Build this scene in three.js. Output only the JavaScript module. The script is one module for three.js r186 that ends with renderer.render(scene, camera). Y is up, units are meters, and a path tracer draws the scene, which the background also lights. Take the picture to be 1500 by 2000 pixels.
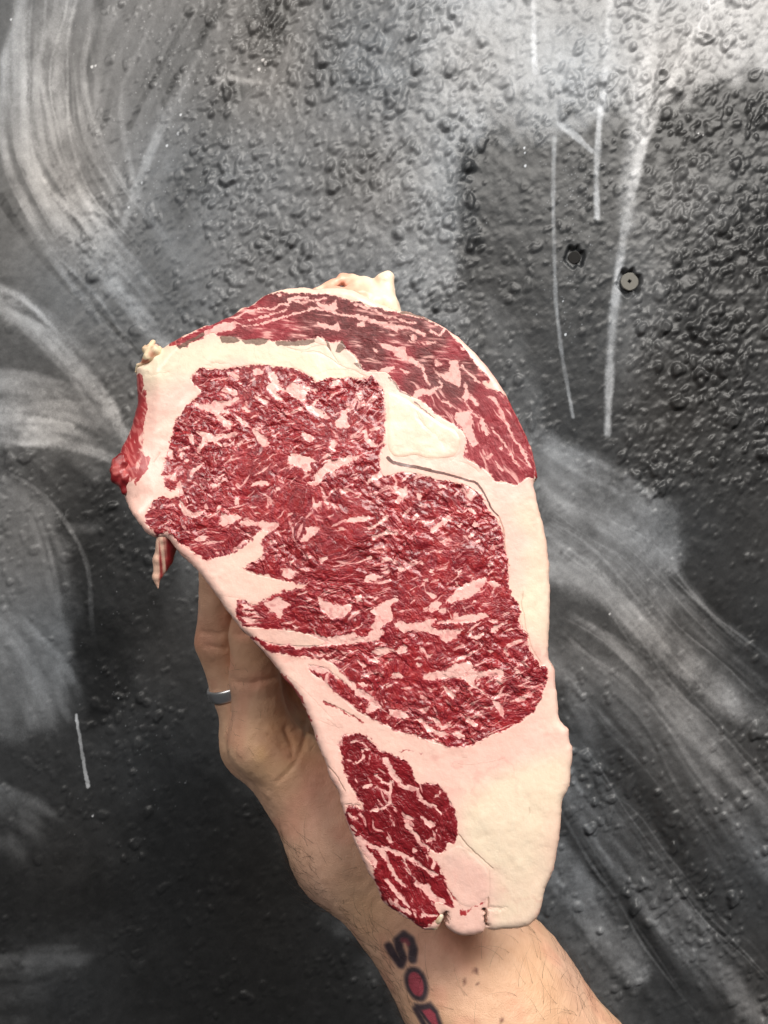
import * as THREE from 'three';
import { mergeGeometries } from 'three/addons/utils/BufferGeometryUtils.js';
import { RectAreaLightUniformsLib } from 'three/addons/lights/RectAreaLightUniformsLib.js';

// ---------------------------------------------------------------- camera, light, exposure
const scene = new THREE.Scene();
const FOCAL = 1000 / Math.tan(Math.PI / 6);          // photograph pixels (2000 high, 60 degrees)
const DIST = FOCAL * 0.0002;                         // camera to the middle of the steak: 0.346 m
const camera = new THREE.PerspectiveCamera(60, 0.75, 0.02, 20);
camera.position.set(0, 0, DIST);
camera.lookAt(0, 0, 0);
camera.focus = DIST - 0.004;
camera.userData.fStop = 40;
const renderer = new THREE.WebGLRenderer({ antialias: true });
renderer.toneMapping = THREE.LinearToneMapping;
renderer.toneMappingExposure = 1.0;
renderer.shadowMap.enabled = true;
scene.background = new THREE.Color(0.062, 0.063, 0.065);   // dim even fill added all around, in place of room light
RectAreaLightUniformsLib.init();
const LAMP_AT = new THREE.Vector3(0.48, 1.02, 0.82), LAMP_TO = new THREE.Vector3(0.0, 0.02, -0.08), LAMP_W = 1.1, LAMP_H = 0.6, LAMP_POWER = 13.8;
const FILL_AT = new THREE.Vector3(-0.85, 0.75, 0.9), FILL_W = 0.6, FILL_H = 0.3, FILL_POWER = 12;  // second lamp, added to lift the hand and light the ring

// ---------------------------------------------------------------- helpers
function rng(seed) { let s = seed >>> 0; return () => { s = (s + 0x6D2B79F5) >>> 0; let t = s; t = Math.imul(t ^ (t >>> 15), t | 1); t ^= t + Math.imul(t ^ (t >>> 7), t | 61); return ((t ^ (t >>> 14)) >>> 0) / 4294967296; }; }
const clamp = (x, a = 0, b = 1) => x < a ? a : x > b ? b : x;
const smooth = (a, b, x) => { const t = clamp((x - a) / (b - a)); return t * t * (3 - 2 * t); };
const lerp = (a, b, t) => a + (b - a) * t;
const TAB = new Float32Array(65536); { const r = rng(77); for (let i = 0; i < 65536; i++) TAB[i] = r() * 2 - 1; }
function noise2(x, y, s = 0) {                        // value noise, -1..1
  const xi = Math.floor(x), yi = Math.floor(y); let fx = x - xi, fy = y - yi;
  fx = fx * fx * (3 - 2 * fx); fy = fy * fy * (3 - 2 * fy);
  const r0 = (Math.imul(yi, 7919) + s * 104729), r1 = r0 + 7919, c0 = Math.imul(xi, 26699), c1 = c0 + 26699;
  const h = (n) => { n = Math.imul(n ^ (n >>> 13), 0x5bd1e995); return TAB[(n ^ (n >>> 15)) & 65535]; };
  const a = h(c0 + Math.imul(r0, 31)), b = h(c1 + Math.imul(r0, 31)), c = h(c0 + Math.imul(r1, 31)), d = h(c1 + Math.imul(r1, 31));
  return a + (b - a) * fx + (c - a) * fy + (a - b - c + d) * fx * fy;
}
function fbm2(x, y, s, oct = 3) { let v = 0, a = 0.5, f = 1; for (let i = 0; i < oct; i++) { v += a * noise2(x * f, y * f, s + i * 17); a *= 0.5; f *= 2.03; } return v; }
function noise3(x, y, z, s = 0) { const zi = Math.floor(z), f = z - zi, t = f * f * (3 - 2 * f); return lerp(noise2(x + zi * 37.7, y - zi * 91.3, s), noise2(x + (zi + 1) * 37.7, y - (zi + 1) * 91.3, s), t); }
const P = (px, py, z) => { const k = (DIST - z) / FOCAL; return new THREE.Vector3((px - 750) * k, (1000 - py) * k, z); };
const pairs = (a, ox = 0, oy = 0, s = 1) => { const o = []; for (let i = 0; i < a.length; i += 2) o.push([ox + a[i] * s, oy + a[i + 1] * s]); return o; };
function curve(pts, closed, step) {                   // Catmull-Rom through 2-D points
  const n = pts.length, out = [], g = (i) => closed ? pts[(i + n) % n] : pts[clamp(i, 0, n - 1)];
  for (let i = 0; i < (closed ? n : n - 1); i++) {
    const [a, b, c, d] = [g(i - 1), g(i), g(i + 1), g(i + 2)], m = Math.max(1, Math.round(Math.hypot(c[0] - b[0], c[1] - b[1]) / step));
    for (let k = 0; k < m; k++) {
      const t = k / m, t2 = t * t, t3 = t2 * t;
      out.push([0, 1].map((q) => 0.5 * (2 * b[q] + (c[q] - a[q]) * t * 0.8 + (2 * a[q] - 5 * b[q] + 4 * c[q] - d[q]) * t2 * 0.8 + (3 * b[q] - a[q] - 3 * c[q] + d[q]) * t3 * 0.8 + 0.2 * (2 * (c[q] - b[q]) * t))));
    }
  }
  if (!closed) out.push(pts[n - 1]);
  return out;
}
const tex = (data, w, h, srgb) => { const t = new THREE.DataTexture(data, w, h, THREE.RGBAFormat); t.magFilter = THREE.LinearFilter; t.minFilter = THREE.LinearFilter; t.wrapS = t.wrapT = THREE.ClampToEdgeWrapping; if (srgb) t.colorSpace = THREE.SRGBColorSpace; t.needsUpdate = true; return t; };
function tag(o, label, category, group, kind) { if (label) o.userData.label = label; if (category) o.userData.category = category; if (group) o.userData.group = group; if (kind) o.userData.kind = kind; return o; }
function mesh(name, geo, mat, parent) { const m = new THREE.Mesh(geo, mat); m.name = name; m.castShadow = m.receiveShadow = true; parent.add(m); return m; }
function geom(pos, idx, uv, col) {
  const g = new THREE.BufferGeometry(); g.setAttribute('position', new THREE.BufferAttribute(pos instanceof Float32Array ? pos : new Float32Array(pos), 3));
  if (uv) g.setAttribute('uv', new THREE.BufferAttribute(uv instanceof Float32Array ? uv : new Float32Array(uv), 2));
  if (col) g.setAttribute('color', new THREE.BufferAttribute(col instanceof Float32Array ? col : new Float32Array(col), 3));
  g.setIndex(new THREE.BufferAttribute(new Uint32Array(idx), 1)); g.computeVertexNormals(); return g;
}
const lin = (v) => { v /= 255; return v <= 0.04045 ? v / 12.92 : Math.pow((v + 0.055) / 1.055, 2.4); };

// raster layers -------------------------------------------------------------
class Layer {
  constructor(w, h) { this.w = w; this.h = h; this.d = new Float32Array(w * h); }
  fill(poly, v = 1) {                                  // even-odd scan fill, points in texels
    const { w, h, d } = this; let y0 = 1e9, y1 = -1e9; for (const p of poly) { y0 = Math.min(y0, p[1]); y1 = Math.max(y1, p[1]); }
    for (let y = Math.max(0, Math.floor(y0)); y <= Math.min(h - 1, y1); y++) {
      const xs = [], yc = y + 0.5;
      for (let i = 0, j = poly.length - 1; i < poly.length; j = i++) { const a = poly[i], b = poly[j]; if ((a[1] > yc) !== (b[1] > yc)) xs.push(a[0] + (yc - a[1]) / (b[1] - a[1]) * (b[0] - a[0])); }
      xs.sort((a, b) => a - b);
      for (let k = 0; k + 1 < xs.length; k += 2) for (let x = Math.max(0, Math.round(xs[k])); x < Math.min(w, Math.round(xs[k + 1])); x++) d[y * w + x] = v;
    }
    return this;
  }
  stroke(pts, w0, w1 = w0, v = 1, soft = 0) {          // round brush, tapering from w0 to w1, keeps the larger value
    const { w, h, d } = this, L = [0]; for (let i = 1; i < pts.length; i++) L.push(L[i - 1] + Math.hypot(pts[i][0] - pts[i - 1][0], pts[i][1] - pts[i - 1][1]));
    const tot = L[L.length - 1] || 1;
    for (let i = 1; i < pts.length; i++) {
      const [ax, ay] = pts[i - 1], [bx, by] = pts[i], m = Math.max(w0, w1) / 2 + soft + 1, dx = bx - ax, dy = by - ay, l2 = dx * dx + dy * dy || 1;
      for (let y = Math.max(0, Math.floor(Math.min(ay, by) - m)); y <= Math.min(h - 1, Math.max(ay, by) + m); y++)
        for (let x = Math.max(0, Math.floor(Math.min(ax, bx) - m)); x <= Math.min(w - 1, Math.max(ax, bx) + m); x++) {
          const t = clamp(((x - ax) * dx + (y - ay) * dy) / l2), q = Math.hypot(x - ax - t * dx, y - ay - t * dy), r = lerp(w0, w1, (L[i - 1] + t * (L[i] - L[i - 1])) / tot) / 2;
          const k = soft ? v * (1 - smooth(r - soft, r + soft, q)) : v * clamp(r + 0.5 - q); if (k > d[y * w + x]) d[y * w + x] = k;
        }
    }
    return this;
  }
  blur(r, times = 2) {
    const { w, h } = this; r = Math.max(1, Math.round(r)); const n = 2 * r + 1;
    for (let q = 0; q < times; q++) {
      let o = new Float32Array(w * h), d = this.d;
      for (let y = 0; y < h; y++) { let s = 0; const b = y * w; for (let x = -r; x <= r; x++) s += d[b + clamp(x, 0, w - 1)]; for (let x = 0; x < w; x++) { o[b + x] = s / n; s += d[b + Math.min(w - 1, x + r + 1)] - d[b + Math.max(0, x - r)]; } }
      d = o; o = new Float32Array(w * h);
      for (let x = 0; x < w; x++) { let s = 0; for (let y = -r; y <= r; y++) s += d[clamp(y, 0, h - 1) * w + x]; for (let y = 0; y < h; y++) { o[y * w + x] = s / n; s += d[Math.min(h - 1, y + r + 1) * w + x] - d[Math.max(0, y - r) * w + x]; } }
      this.d = o;
    }
    return this;
  }
  at(x, y) {
    const { w, h, d } = this; x = clamp(x, 0, w - 1.001); y = clamp(y, 0, h - 1.001); const xi = x | 0, yi = y | 0, fx = x - xi, fy = y - yi, i = yi * w + xi;
    return (d[i] * (1 - fx) + d[i + 1] * fx) * (1 - fy) + (d[i + w] * (1 - fx) + d[i + w + 1] * fx) * fy;
  }
  copy() { const l = new Layer(this.w, this.h); l.d = this.d.slice(); return l; }
}
// a region of the plane cut along a polygon: grid inside, its rim snapped on to the polygon
function regionGrid(poly, h) {
  let x0 = 1e9, y0 = 1e9, x1 = -1e9, y1 = -1e9; for (const [x, y] of poly) { x0 = Math.min(x0, x); x1 = Math.max(x1, x); y0 = Math.min(y0, y); y1 = Math.max(y1, y); }
  x0 -= 2 * h; y0 -= 2 * h; const nx = Math.ceil((x1 - x0) / h) + 3, ny = Math.ceil((y1 - y0) / h) + 3;
  const inside = new Uint8Array(nx * ny), gx = new Float32Array(nx * ny), gy = new Float32Array(nx * ny), best = new Float32Array(nx * ny).fill(1e9), bx = new Float32Array(nx * ny), by = new Float32Array(nx * ny);
  for (let j = 0; j < ny; j++) {
    const yc = y0 + j * h + 1e-9, xs = [];
    for (let i = 0, k = poly.length - 1; i < poly.length; k = i++) { const a = poly[i], b = poly[k]; if ((a[1] > yc) !== (b[1] > yc)) xs.push(a[0] + (yc - a[1]) / (b[1] - a[1]) * (b[0] - a[0])); }
    xs.sort((a, b) => a - b);
    for (let i = 0; i < nx; i++) { const x = x0 + i * h; gx[j * nx + i] = x; gy[j * nx + i] = yc; let c = 0; for (const q of xs) if (q < x) c++; inside[j * nx + i] = c & 1; }
  }
  const R = 2 * h;
  for (let i = 0, k = poly.length - 1; i < poly.length; k = i++) {
    const a = poly[k], b = poly[i], dx = b[0] - a[0], dy = b[1] - a[1], l2 = dx * dx + dy * dy || 1e-12;
    for (let y = Math.max(0, Math.floor((Math.min(a[1], b[1]) - R - y0) / h)); y <= Math.min(ny - 1, (Math.max(a[1], b[1]) + R - y0) / h); y++)
      for (let x = Math.max(0, Math.floor((Math.min(a[0], b[0]) - R - x0) / h)); x <= Math.min(nx - 1, (Math.max(a[0], b[0]) + R - x0) / h); x++) {
        const q = y * nx + x, t = clamp(((gx[q] - a[0]) * dx + (gy[q] - a[1]) * dy) / l2), ex = a[0] + t * dx, ey = a[1] + t * dy, e = Math.hypot(gx[q] - ex, gy[q] - ey);
        if (e < best[q]) { best[q] = e; bx[q] = ex; by[q] = ey; }
      }
  }
  const id = new Int32Array(nx * ny).fill(-1), xs = [], ys = [], rim = [];
  for (let q = 0; q < nx * ny; q++) {
    const near = best[q] < (inside[q] ? 0.32 * h : 0.72 * h);
    if (inside[q] || near) { id[q] = xs.length; xs.push(near ? bx[q] : gx[q]); ys.push(near ? by[q] : gy[q]); rim.push(near); }
  }
  const idx = [], edges = new Map();
  const tri = (a, b, c) => {
    const A = id[a], B = id[b], C = id[c]; if (A < 0 || B < 0 || C < 0) return; if (rim[A] && rim[B] && rim[C] && !(inside[a] || inside[b] || inside[c])) return;
    const area = (xs[B] - xs[A]) * (ys[C] - ys[A]) - (xs[C] - xs[A]) * (ys[B] - ys[A]); if (area < 1e-12) return;
    idx.push(A, B, C); for (const [u, v] of [[A, B], [B, C], [C, A]]) { const k = v * 4194304 + u; if (edges.has(k)) edges.delete(k); else edges.set(u * 4194304 + v, [u, v]); }
  };
  for (let j = 0; j < ny - 1; j++) for (let i = 0; i < nx - 1; i++) { const q = j * nx + i; if ((i + j) & 1) { tri(q, q + 1, q + nx); tri(q + 1, q + nx + 1, q + nx); } else { tri(q, q + 1, q + nx + 1); tri(q, q + nx + 1, q + nx); } }
  return { xs, ys, idx, edges: [...edges.values()] };
}
const polyDist = (poly, x, y) => { let b = 1e9; for (let i = 0, k = poly.length - 1; i < poly.length; k = i++) { const a = poly[k], c = poly[i], dx = c[0] - a[0], dy = c[1] - a[1], t = clamp(((x - a[0]) * dx + (y - a[1]) * dy) / (dx * dx + dy * dy || 1e-12)), e = (x - a[0] - t * dx) ** 2 + (y - a[1] - t * dy) ** 2; if (e < b) b = e; } return Math.sqrt(b); };
// surface of a distance field on a grid (surface nets)
function surfaceNet(f, lo, hi, cell) {
  const n = [0, 1, 2].map((k) => Math.ceil((hi[k] - lo[k]) / cell) + 1), [nx, ny, nz] = n, v = new Float32Array(nx * ny * nz), B = 4;
  // coarse pass: fill far blocks with the value at their middle
  for (let bz = 0; bz < nz; bz += B) for (let by = 0; by < ny; by += B) for (let bx = 0; bx < nx; bx += B) {
    const m = f(lo[0] + (bx + 1.5) * cell, lo[1] + (by + 1.5) * cell, lo[2] + (bz + 1.5) * cell), far = Math.abs(m) > cell * 7;
    for (let z = bz; z < Math.min(nz, bz + B); z++) for (let y = by; y < Math.min(ny, by + B); y++) for (let x = bx; x < Math.min(nx, bx + B); x++) v[(z * ny + y) * nx + x] = far ? m : f(lo[0] + x * cell, lo[1] + y * cell, lo[2] + z * cell);
  }
  const id = new Int32Array(nx * ny * nz).fill(-1), pos = [], idx = [], off = [0, 1, nx, nx + 1, nx * ny, nx * ny + 1, nx * ny + nx, nx * ny + nx + 1];
  const ed = [[0, 1], [0, 2], [0, 4], [1, 3], [1, 5], [2, 3], [2, 6], [3, 7], [4, 5], [4, 6], [5, 7], [6, 7]];
  for (let z = 0; z < nz - 1; z++) for (let y = 0; y < ny - 1; y++) for (let x = 0; x < nx - 1; x++) {
    const q = (z * ny + y) * nx + x; let c = 0, sx = 0, sy = 0, sz = 0;
    for (const [a, b] of ed) { const va = v[q + off[a]], vb = v[q + off[b]]; if ((va < 0) !== (vb < 0)) { const t = va / (va - vb); c++; sx += (a & 1) + t * ((b & 1) - (a & 1)); sy += ((a >> 1) & 1) + t * (((b >> 1) & 1) - ((a >> 1) & 1)); sz += (a >> 2) + t * ((b >> 2) - (a >> 2)); } }
    if (c) { id[q] = pos.length / 3; pos.push(lo[0] + (x + sx / c) * cell, lo[1] + (y + sy / c) * cell, lo[2] + (z + sz / c) * cell); }
  }
  const quad = (a, b, c, d, flip) => { if (a < 0 || b < 0 || c < 0 || d < 0) return; if (flip) idx.push(a, b, c, a, c, d); else idx.push(a, c, b, a, d, c); };
  for (let z = 1; z < nz - 1; z++) for (let y = 1; y < ny - 1; y++) for (let x = 1; x < nx - 1; x++) {
    const q = (z * ny + y) * nx + x, s = v[q] < 0;
    if (s !== (v[q + 1] < 0)) quad(id[q], id[q - nx], id[q - nx - nx * ny], id[q - nx * ny], s);
    if (s !== (v[q + nx] < 0)) quad(id[q], id[q - nx * ny], id[q - 1 - nx * ny], id[q - 1], s);
    if (s !== (v[q + nx * ny] < 0)) quad(id[q], id[q - 1], id[q - 1 - nx], id[q - nx], s);
  }
  return { pos, idx };
}
const cone = (x, y, z, a, b, ra, rb) => { const dx = b.x - a.x, dy = b.y - a.y, dz = b.z - a.z, t = clamp(((x - a.x) * dx + (y - a.y) * dy + (z - a.z) * dz) / (dx * dx + dy * dy + dz * dz)); return Math.hypot(x - a.x - t * dx, y - a.y - t * dy, z - a.z - t * dz) - (ra + (rb - ra) * t); };
const smin = (a, b, k) => { const h = clamp(0.5 + 0.5 * (b - a) / k); return b + (a - b) * h - k * h * (1 - h); };

// ---------------------------------------------------------------- the painted wall
console.log('wall');
const WALL_Z = -0.25, WK = (DIST - WALL_Z) / FOCAL, WX = 0.42, WY = 0.48, WN = 2048, WF = 2048;
{
  const V = new Float32Array(WN * WN).fill(0.09);
  const tx = (px, py) => [((px - 750) * WK + WX) / (2 * WX) * WN, ((1000 - py) * WK + WY) / (2 * WY) * WN], S = WK / (2 * WX) * WN;
  const grain = rng(5);
  let taper = false;
  function spray(arr, w, val, alpha = 1, soft = 0.6, w1 = w) {   // one pass of the spray can
    const pts = curve(pairs(arr), false, 30).map(([x, y]) => tx(x, y)), W0 = w * S / 2, W1 = w1 * S / 2, m = Math.ceil(Math.max(W0, W1) * (1.35 + soft) + 3), lo = [1e9, 1e9], hi = [-1e9, -1e9];
    for (const p of pts) for (const k of [0, 1]) { lo[k] = Math.min(lo[k], p[k]); hi[k] = Math.max(hi[k], p[k]); }
    const x0 = Math.max(0, Math.floor(lo[0] - m)), y0 = Math.max(0, Math.floor(lo[1] - m)), bw = Math.min(WN, Math.ceil(hi[0] + m)) - x0, bh = Math.min(WN, Math.ceil(hi[1] + m)) - y0; if (bw <= 0 || bh <= 0) return;
    const dist = new Float32Array(bw * bh).fill(1e9), along = new Float32Array(bw * bh);
    for (let i = 1; i < pts.length; i++) {
      const a = pts[i - 1], c = pts[i], dx = c[0] - a[0], dy = c[1] - a[1], l2 = dx * dx + dy * dy || 1;
      for (let y = Math.max(y0, Math.floor(Math.min(a[1], c[1]) - m)); y < Math.min(y0 + bh, Math.max(a[1], c[1]) + m); y++) for (let x = Math.max(x0, Math.floor(Math.min(a[0], c[0]) - m)); x < Math.min(x0 + bw, Math.max(a[0], c[0]) + m); x++) {
        const t = clamp(((x - a[0]) * dx + (y - a[1]) * dy) / l2), e = (x - a[0] - t * dx) ** 2 + (y - a[1] - t * dy) ** 2, q = (y - y0) * bw + x - x0; if (e < dist[q]) { dist[q] = e; along[q] = (i - 1 + t) / (pts.length - 1); }
      }
    }
    for (let y = 0; y < bh; y++) for (let x = 0; x < bw; x++) {
      const i = y * bw + x; if (dist[i] > 1e8) continue; const X = x + x0, Y = y + y0, r = lerp(W0, W1, along[i]), q = Math.sqrt(dist[i]) + noise2(X * 0.05, Y * 0.05, 3) * r * 0.25 + noise2(X * 0.3, Y * 0.3, 6) * (0.4 + 0.1 * r);
      const k = alpha * (taper ? smooth(0, 0.1, along[i]) * smooth(1, 0.62, along[i]) : 1) * (1 - smooth(r * (1 - soft), r * (1 + soft), q)) * clamp(0.82 + 0.45 * noise2(X * 0.022, Y * 0.022, 9) + 0.12 * noise2(X * 0.09, Y * 0.09, 11) + 0.12 * noise2(X * 0.25, Y * 0.25, 10), 0.1, 1.15), g = k > 0.02 && k < 0.95 ? (grain() - 0.5) * 0.4 * k * (1 - k) * 2 : 0; V[Y * WN + X] = lerp(V[Y * WN + X], val, clamp(k + g));
    }
  }
  const fan = rng(606); 
  function bundle(arr, width, n, v0, v1, thick = 1) {           // a sweep of thin streaks that run together
    const c = curve(pairs(arr), false, 40); taper = true;
    for (let i = 0; i < n; i++) {
      const o = ((i + fan()) / n - 0.5) * width, s0 = Math.floor(fan() * fan() * 0.5 * c.length), s1 = Math.max(s0 + 3, Math.ceil(c.length * (1 - 0.5 * fan() * fan()))), ph = fan() * 6, sp = 0.8 + 0.5 * fan(), pts = [];
      for (let k = s0; k < Math.min(c.length, s1); k += 1) { const a = c[Math.max(0, k - 1)], b = c[Math.min(c.length - 1, k + 1)], dx = b[0] - a[0], dy = b[1] - a[1], l = Math.hypot(dx, dy) || 1, w = o * lerp(0.7, 1.25, k / c.length) * sp + 6 * Math.sin(k * 0.4 + ph) + 10 * noise2(k * 0.35, i * 3.7, 12); pts.push(c[k][0] - dy / l * w, c[k][1] + dx / l * w); }
      if (pts.length >= 4) spray(pts, thick * (6 + 32 * fan() * fan()), lerp(v0, v1, fan()), 0.14 + 0.42 * fan(), 0.75 + 0.35 * fan(), thick * (6 + 15 * fan()));
    }
  }
  function field(arr, val, alpha = 1, soft = 25) {             // a filled patch with a sprayed edge
    const pts = pairs(arr).map(([x, y]) => tx(x, y)), s = soft * S, lo = [1e9, 1e9], hi = [-1e9, -1e9];
    for (const p of pts) for (const k of [0, 1]) { lo[k] = Math.min(lo[k], p[k]); hi[k] = Math.max(hi[k], p[k]); }
    const L = new Layer(WN, WN).fill(pts); L.blur(s * 0.6, 2);
    for (let y = Math.max(0, Math.floor(lo[1] - 3 * s)); y < Math.min(WN, hi[1] + 3 * s); y++) for (let x = Math.max(0, Math.floor(lo[0] - 3 * s)); x < Math.min(WN, hi[0] + 3 * s); x++) {
      const k = L.at(x + noise2(x * 0.04, y * 0.04, 21) * s * 0.8 + (grain() - 0.5) * s * 0.5, y + noise2(x * 0.04, y * 0.04, 22) * s * 0.8 + (grain() - 0.5) * s * 0.5) * alpha; V[y * WN + x] = lerp(V[y * WN + x], val, k);
    }
  }
  // large patches
  field([-400, -800, 900, -800, 930, 560, 640, 620, 300, 640, 150, 300, 120, -100, -400, -400], 0.125, 1, 60);
  field([780, -800, 2200, -800, 2200, 190, 1440, 160, 1380, 190, 1240, 235, 1090, 250, 980, 262, 900, 260, 800, 120], 0.25, 0.9, 60);
  field([760, 150, 900, 200, 900, 560, 850, 640, 780, 560], 0.21, 0.8, 70);
  field([1130, -800, 1180, -800, 1170, 60, 1120, 120, 1060, 90, 1080, -100], 0.2, 0.7, 30);
  field([1300, -200, 1480, -100, 1500, 80, 1380, 90], 0.3, 0.5, 40);
  field([905, 300, 960, 262, 1090, 255, 1150, 240, 1240, 225, 1340, 190, 1420, 150, 1500, 165, 2300, 150, 2300, 1500, 1500, 1400, 1400, 1290, 1310, 1150, 1190, 1010, 1090, 900, 1020, 800, 930, 660, 900, 520], 0.042, 1, 26);
  field([1270, 330, 1400, 330, 1420, 430, 1330, 480, 1240, 520, 1240, 430], 0.12, 0.8, 35);
  field([1215, 480, 1300, 520, 1310, 640, 1250, 720, 1200, 760, 1190, 640], 0.10, 0.8, 30);
  field([930, 560, 1000, 640, 1080, 800, 1060, 860, 960, 700], 0.11, 0.7, 25);
  // lower right: swept grey under the dark field, darkened for lamp falloff too
  field([1000, 880, 1120, 960, 1260, 1110, 1400, 1310, 1520, 1440, 2300, 1900, 2300, 2900, 900, 2900, 950, 1500], 0.06375, 1, 60);
  spray([1040, 890, 1130, 940, 1230, 1000, 1290, 1050], 80, 0.198, 0.7, 0.8);
  spray([1050, 960, 1180, 1040, 1290, 1090], 60, 0.216, 0.8, 0.8);
  spray([1050, 1040, 1180, 1100, 1300, 1180], 45, 0.216, 0.75, 0.8);
  spray([1070, 1110, 1170, 1150, 1270, 1230, 1380, 1330, 1480, 1400, 1560, 1440], 46, 0.252, 0.85, 0.7);
  spray([1080, 1300, 1180, 1340, 1280, 1420, 1370, 1520, 1440, 1620, 1500, 1700, 1560, 1760], 30, 0.198, 0.8, 0.8);
  spray([1090, 1240, 1200, 1330, 1330, 1440, 1420, 1560, 1500, 1660], 110, 0.117, 0.6, 0.8);
  spray([1110, 1460, 1150, 1560, 1210, 1660, 1300, 1780, 1400, 1890, 1500, 2010], 40, 0.18, 0.85, 0.7);
  spray([1100, 1480, 1120, 1540, 1160, 1600], 60, 0.171, 0.6, 0.8);
  spray([1060, 1660, 1110, 1730, 1170, 1810, 1240, 1900], 44, 0.216, 0.85, 0.6);
  spray([1030, 1740, 1090, 1830, 1160, 1930, 1220, 2010], 70, 0.135, 0.7, 0.7);
  spray([1260, 1560, 1340, 1680, 1400, 1800], 50, 0.0315, 0.7, 0.8);
  spray([1240, 1700, 1330, 1830, 1400, 1960], 50, 0.0315, 0.7, 0.8);
  spray([1160, 1700, 1240, 1810, 1330, 1930], 34, 0.0315, 0.7, 0.8);
  spray([1150, 1320, 1130, 1400, 1150, 1480], 60, 0.144, 0.6, 0.8);
  spray([1400, 1180, 1460, 1300, 1500, 1420], 60, 0.027, 0.7, 0.9);
  // drips and lines, upper right
  spray([1282, -60, 1272, 60, 1260, 160, 1240, 280, 1226, 380, 1222, 440], 40, 0.3, 0.7, 0.7, 30);
  spray([1198, -60, 1188, 60, 1180, 160, 1168, 260, 1164, 350, 1166, 425], 14, 0.36, 0.68, 0.6, 11);
  spray([1412, -30, 1350, 80, 1300, 180, 1258, 280, 1232, 380, 1214, 480, 1200, 590], 19, 0.36, 0.68, 0.65, 16);
  spray([1200, 590, 1192, 680, 1188, 760, 1186, 845], 18, 0.3, 0.75, 0.7, 12);
  spray([1082, 270, 1080, 380, 1081, 480, 1084, 580, 1094, 680, 1108, 760, 1118, 815], 8, 0.24, 0.7, 0.7, 6);
  spray([1092, 243, 1125, 268, 1155, 296], 13, 0.32, 0.8, 0.5, 9);
  spray([1040, -40, 1042, 70, 1044, 140], 10, 0.45, 0.5, 0.7);
  // upper left: arcs and streaks
  field([-300, -300, 30, -300, 10, 120, 20, 260, 60, 420, 0, 560, -300, 560], 0.07, 0.9, 20);
  spray([52, -60, 38, 60, 34, 160, 44, 260, 70, 350, 120, 430, 180, 500, 250, 590, 330, 690], 26, 0.24, 0.8, 0.6, 30);
  spray([118, -60, 100, 60, 92, 150, 104, 250, 150, 350, 210, 450, 290, 560], 40, 0.17, 0.6, 0.8, 50);
  spray([142, -40, 120, 90, 104, 170], 14, 0.28, 0.6, 0.6);
  spray([200, -20, 180, 70, 162, 150], 16, 0.05, 0.85, 0.6);
  spray([372, 20, 330, 100, 280, 190, 252, 250], 12, 0.04, 0.9, 0.5);
  spray([436, 10, 390, 80, 345, 150, 318, 205], 14, 0.04, 0.85, 0.6);
  spray([520, 10, 535, 50, 525, 100], 70, 0.05, 0.8, 0.7, 50);
  spray([215, 180, 205, 240], 12, 0.06, 0.7, 0.6);
  spray([380, 110, 320, 240, 280, 330, 232, 460], 20, 0.24, 0.7, 0.5, 16);
  spray([430, 210, 400, 300, 350, 400], 70, 0.07, 0.7, 0.9);
  spray([262, 480, 290, 530, 340, 590], 70, 0.05, 0.75, 0.8, 60);
  field([425, 148, 470, 152, 535, 158, 418, 164], 0.3, 0.85, 5);
  field([418, 165, 500, 165, 470, 190, 440, 190], 0.06, 0.8, 8);
  spray([0, 385, 20, 420, 50, 465, 85, 510, 130, 560, 190, 612, 240, 660, 280, 700], 15, 0.02, 0.9, 0.45, 9);
  spray([-60, 560, 40, 620, 110, 680, 170, 740, 215, 800, 250, 860], 30, 0.27, 0.85, 0.5, 24);
  spray([-60, 640, 40, 700, 110, 770, 170, 850], 90, 0.06, 0.85, 0.7, 60);
  spray([0, 600, 60, 615, 130, 650], 12, 0.04, 0.6, 0.6);
  spray([60, 470, 140, 600, 230, 700, 300, 740], 60, 0.12, 0.6, 0.9);
  spray([-60, 750, 20, 752, 80, 770], 26, 0.25, 0.8, 0.7, 14);
  spray([-60, 818, 40, 820, 100, 826, 140, 835], 22, 0.34, 0.9, 0.6, 12);
  spray([-40, 845, 60, 838, 130, 842], 16, 0.05, 0.8, 0.6);
  spray([-40, 862, 80, 860, 150, 872, 215, 895], 26, 0.25, 0.8, 0.6, 16);
  // lower left: tones lowered, carrying lamp falloff in the paint
  taper = true;
  field([-400, 900, 130, 900, 250, 940, 320, 1050, 400, 1200, 460, 1500, 640, 1750, 800, 2000, 900, 2900, -400, 2900], 0.04774, 1, 30);
  field([-300, 930, 60, 940, 110, 1020, 120, 1150, 135, 1290, 105, 1400, 60, 1430, -300, 1420], 0.1309, 0.9, 28);
  field([150, 930, 230, 960, 300, 1080, 330, 1250, 260, 1300, 180, 1300, 130, 1120], 0.02695, 0.85, 30);
  field([150, 1180, 240, 1200, 260, 1400, 180, 1440, 150, 1350], 0.0154, 0.8, 25);
  spray([130, 1035, 170, 1032, 210, 1030], 14, 0.112, 0.7, 0.7);
  spray([-20, 1200, 20, 1260, 60, 1320, 88, 1420], 22, 0.192, 0.8, 0.7, 12);
  spray([10, 1300, 40, 1340, 60, 1400], 16, 0.04, 0.7, 0.8);
  spray([100, 1340, 140, 1420], 14, 0.128, 0.7, 0.8);
  taper = false;
  spray([147, 1398, 156, 1450, 164, 1500, 171, 1536], 6, 0.32, 0.95, 0.4, 7);
  taper = true;
  spray([-40, 1540, 40, 1590, 95, 1622], 46, 0.136, 0.8, 0.7, 26);
  spray([-40, 1630, 20, 1650, 60, 1680], 34, 0.112, 0.75, 0.7, 18);
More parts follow.
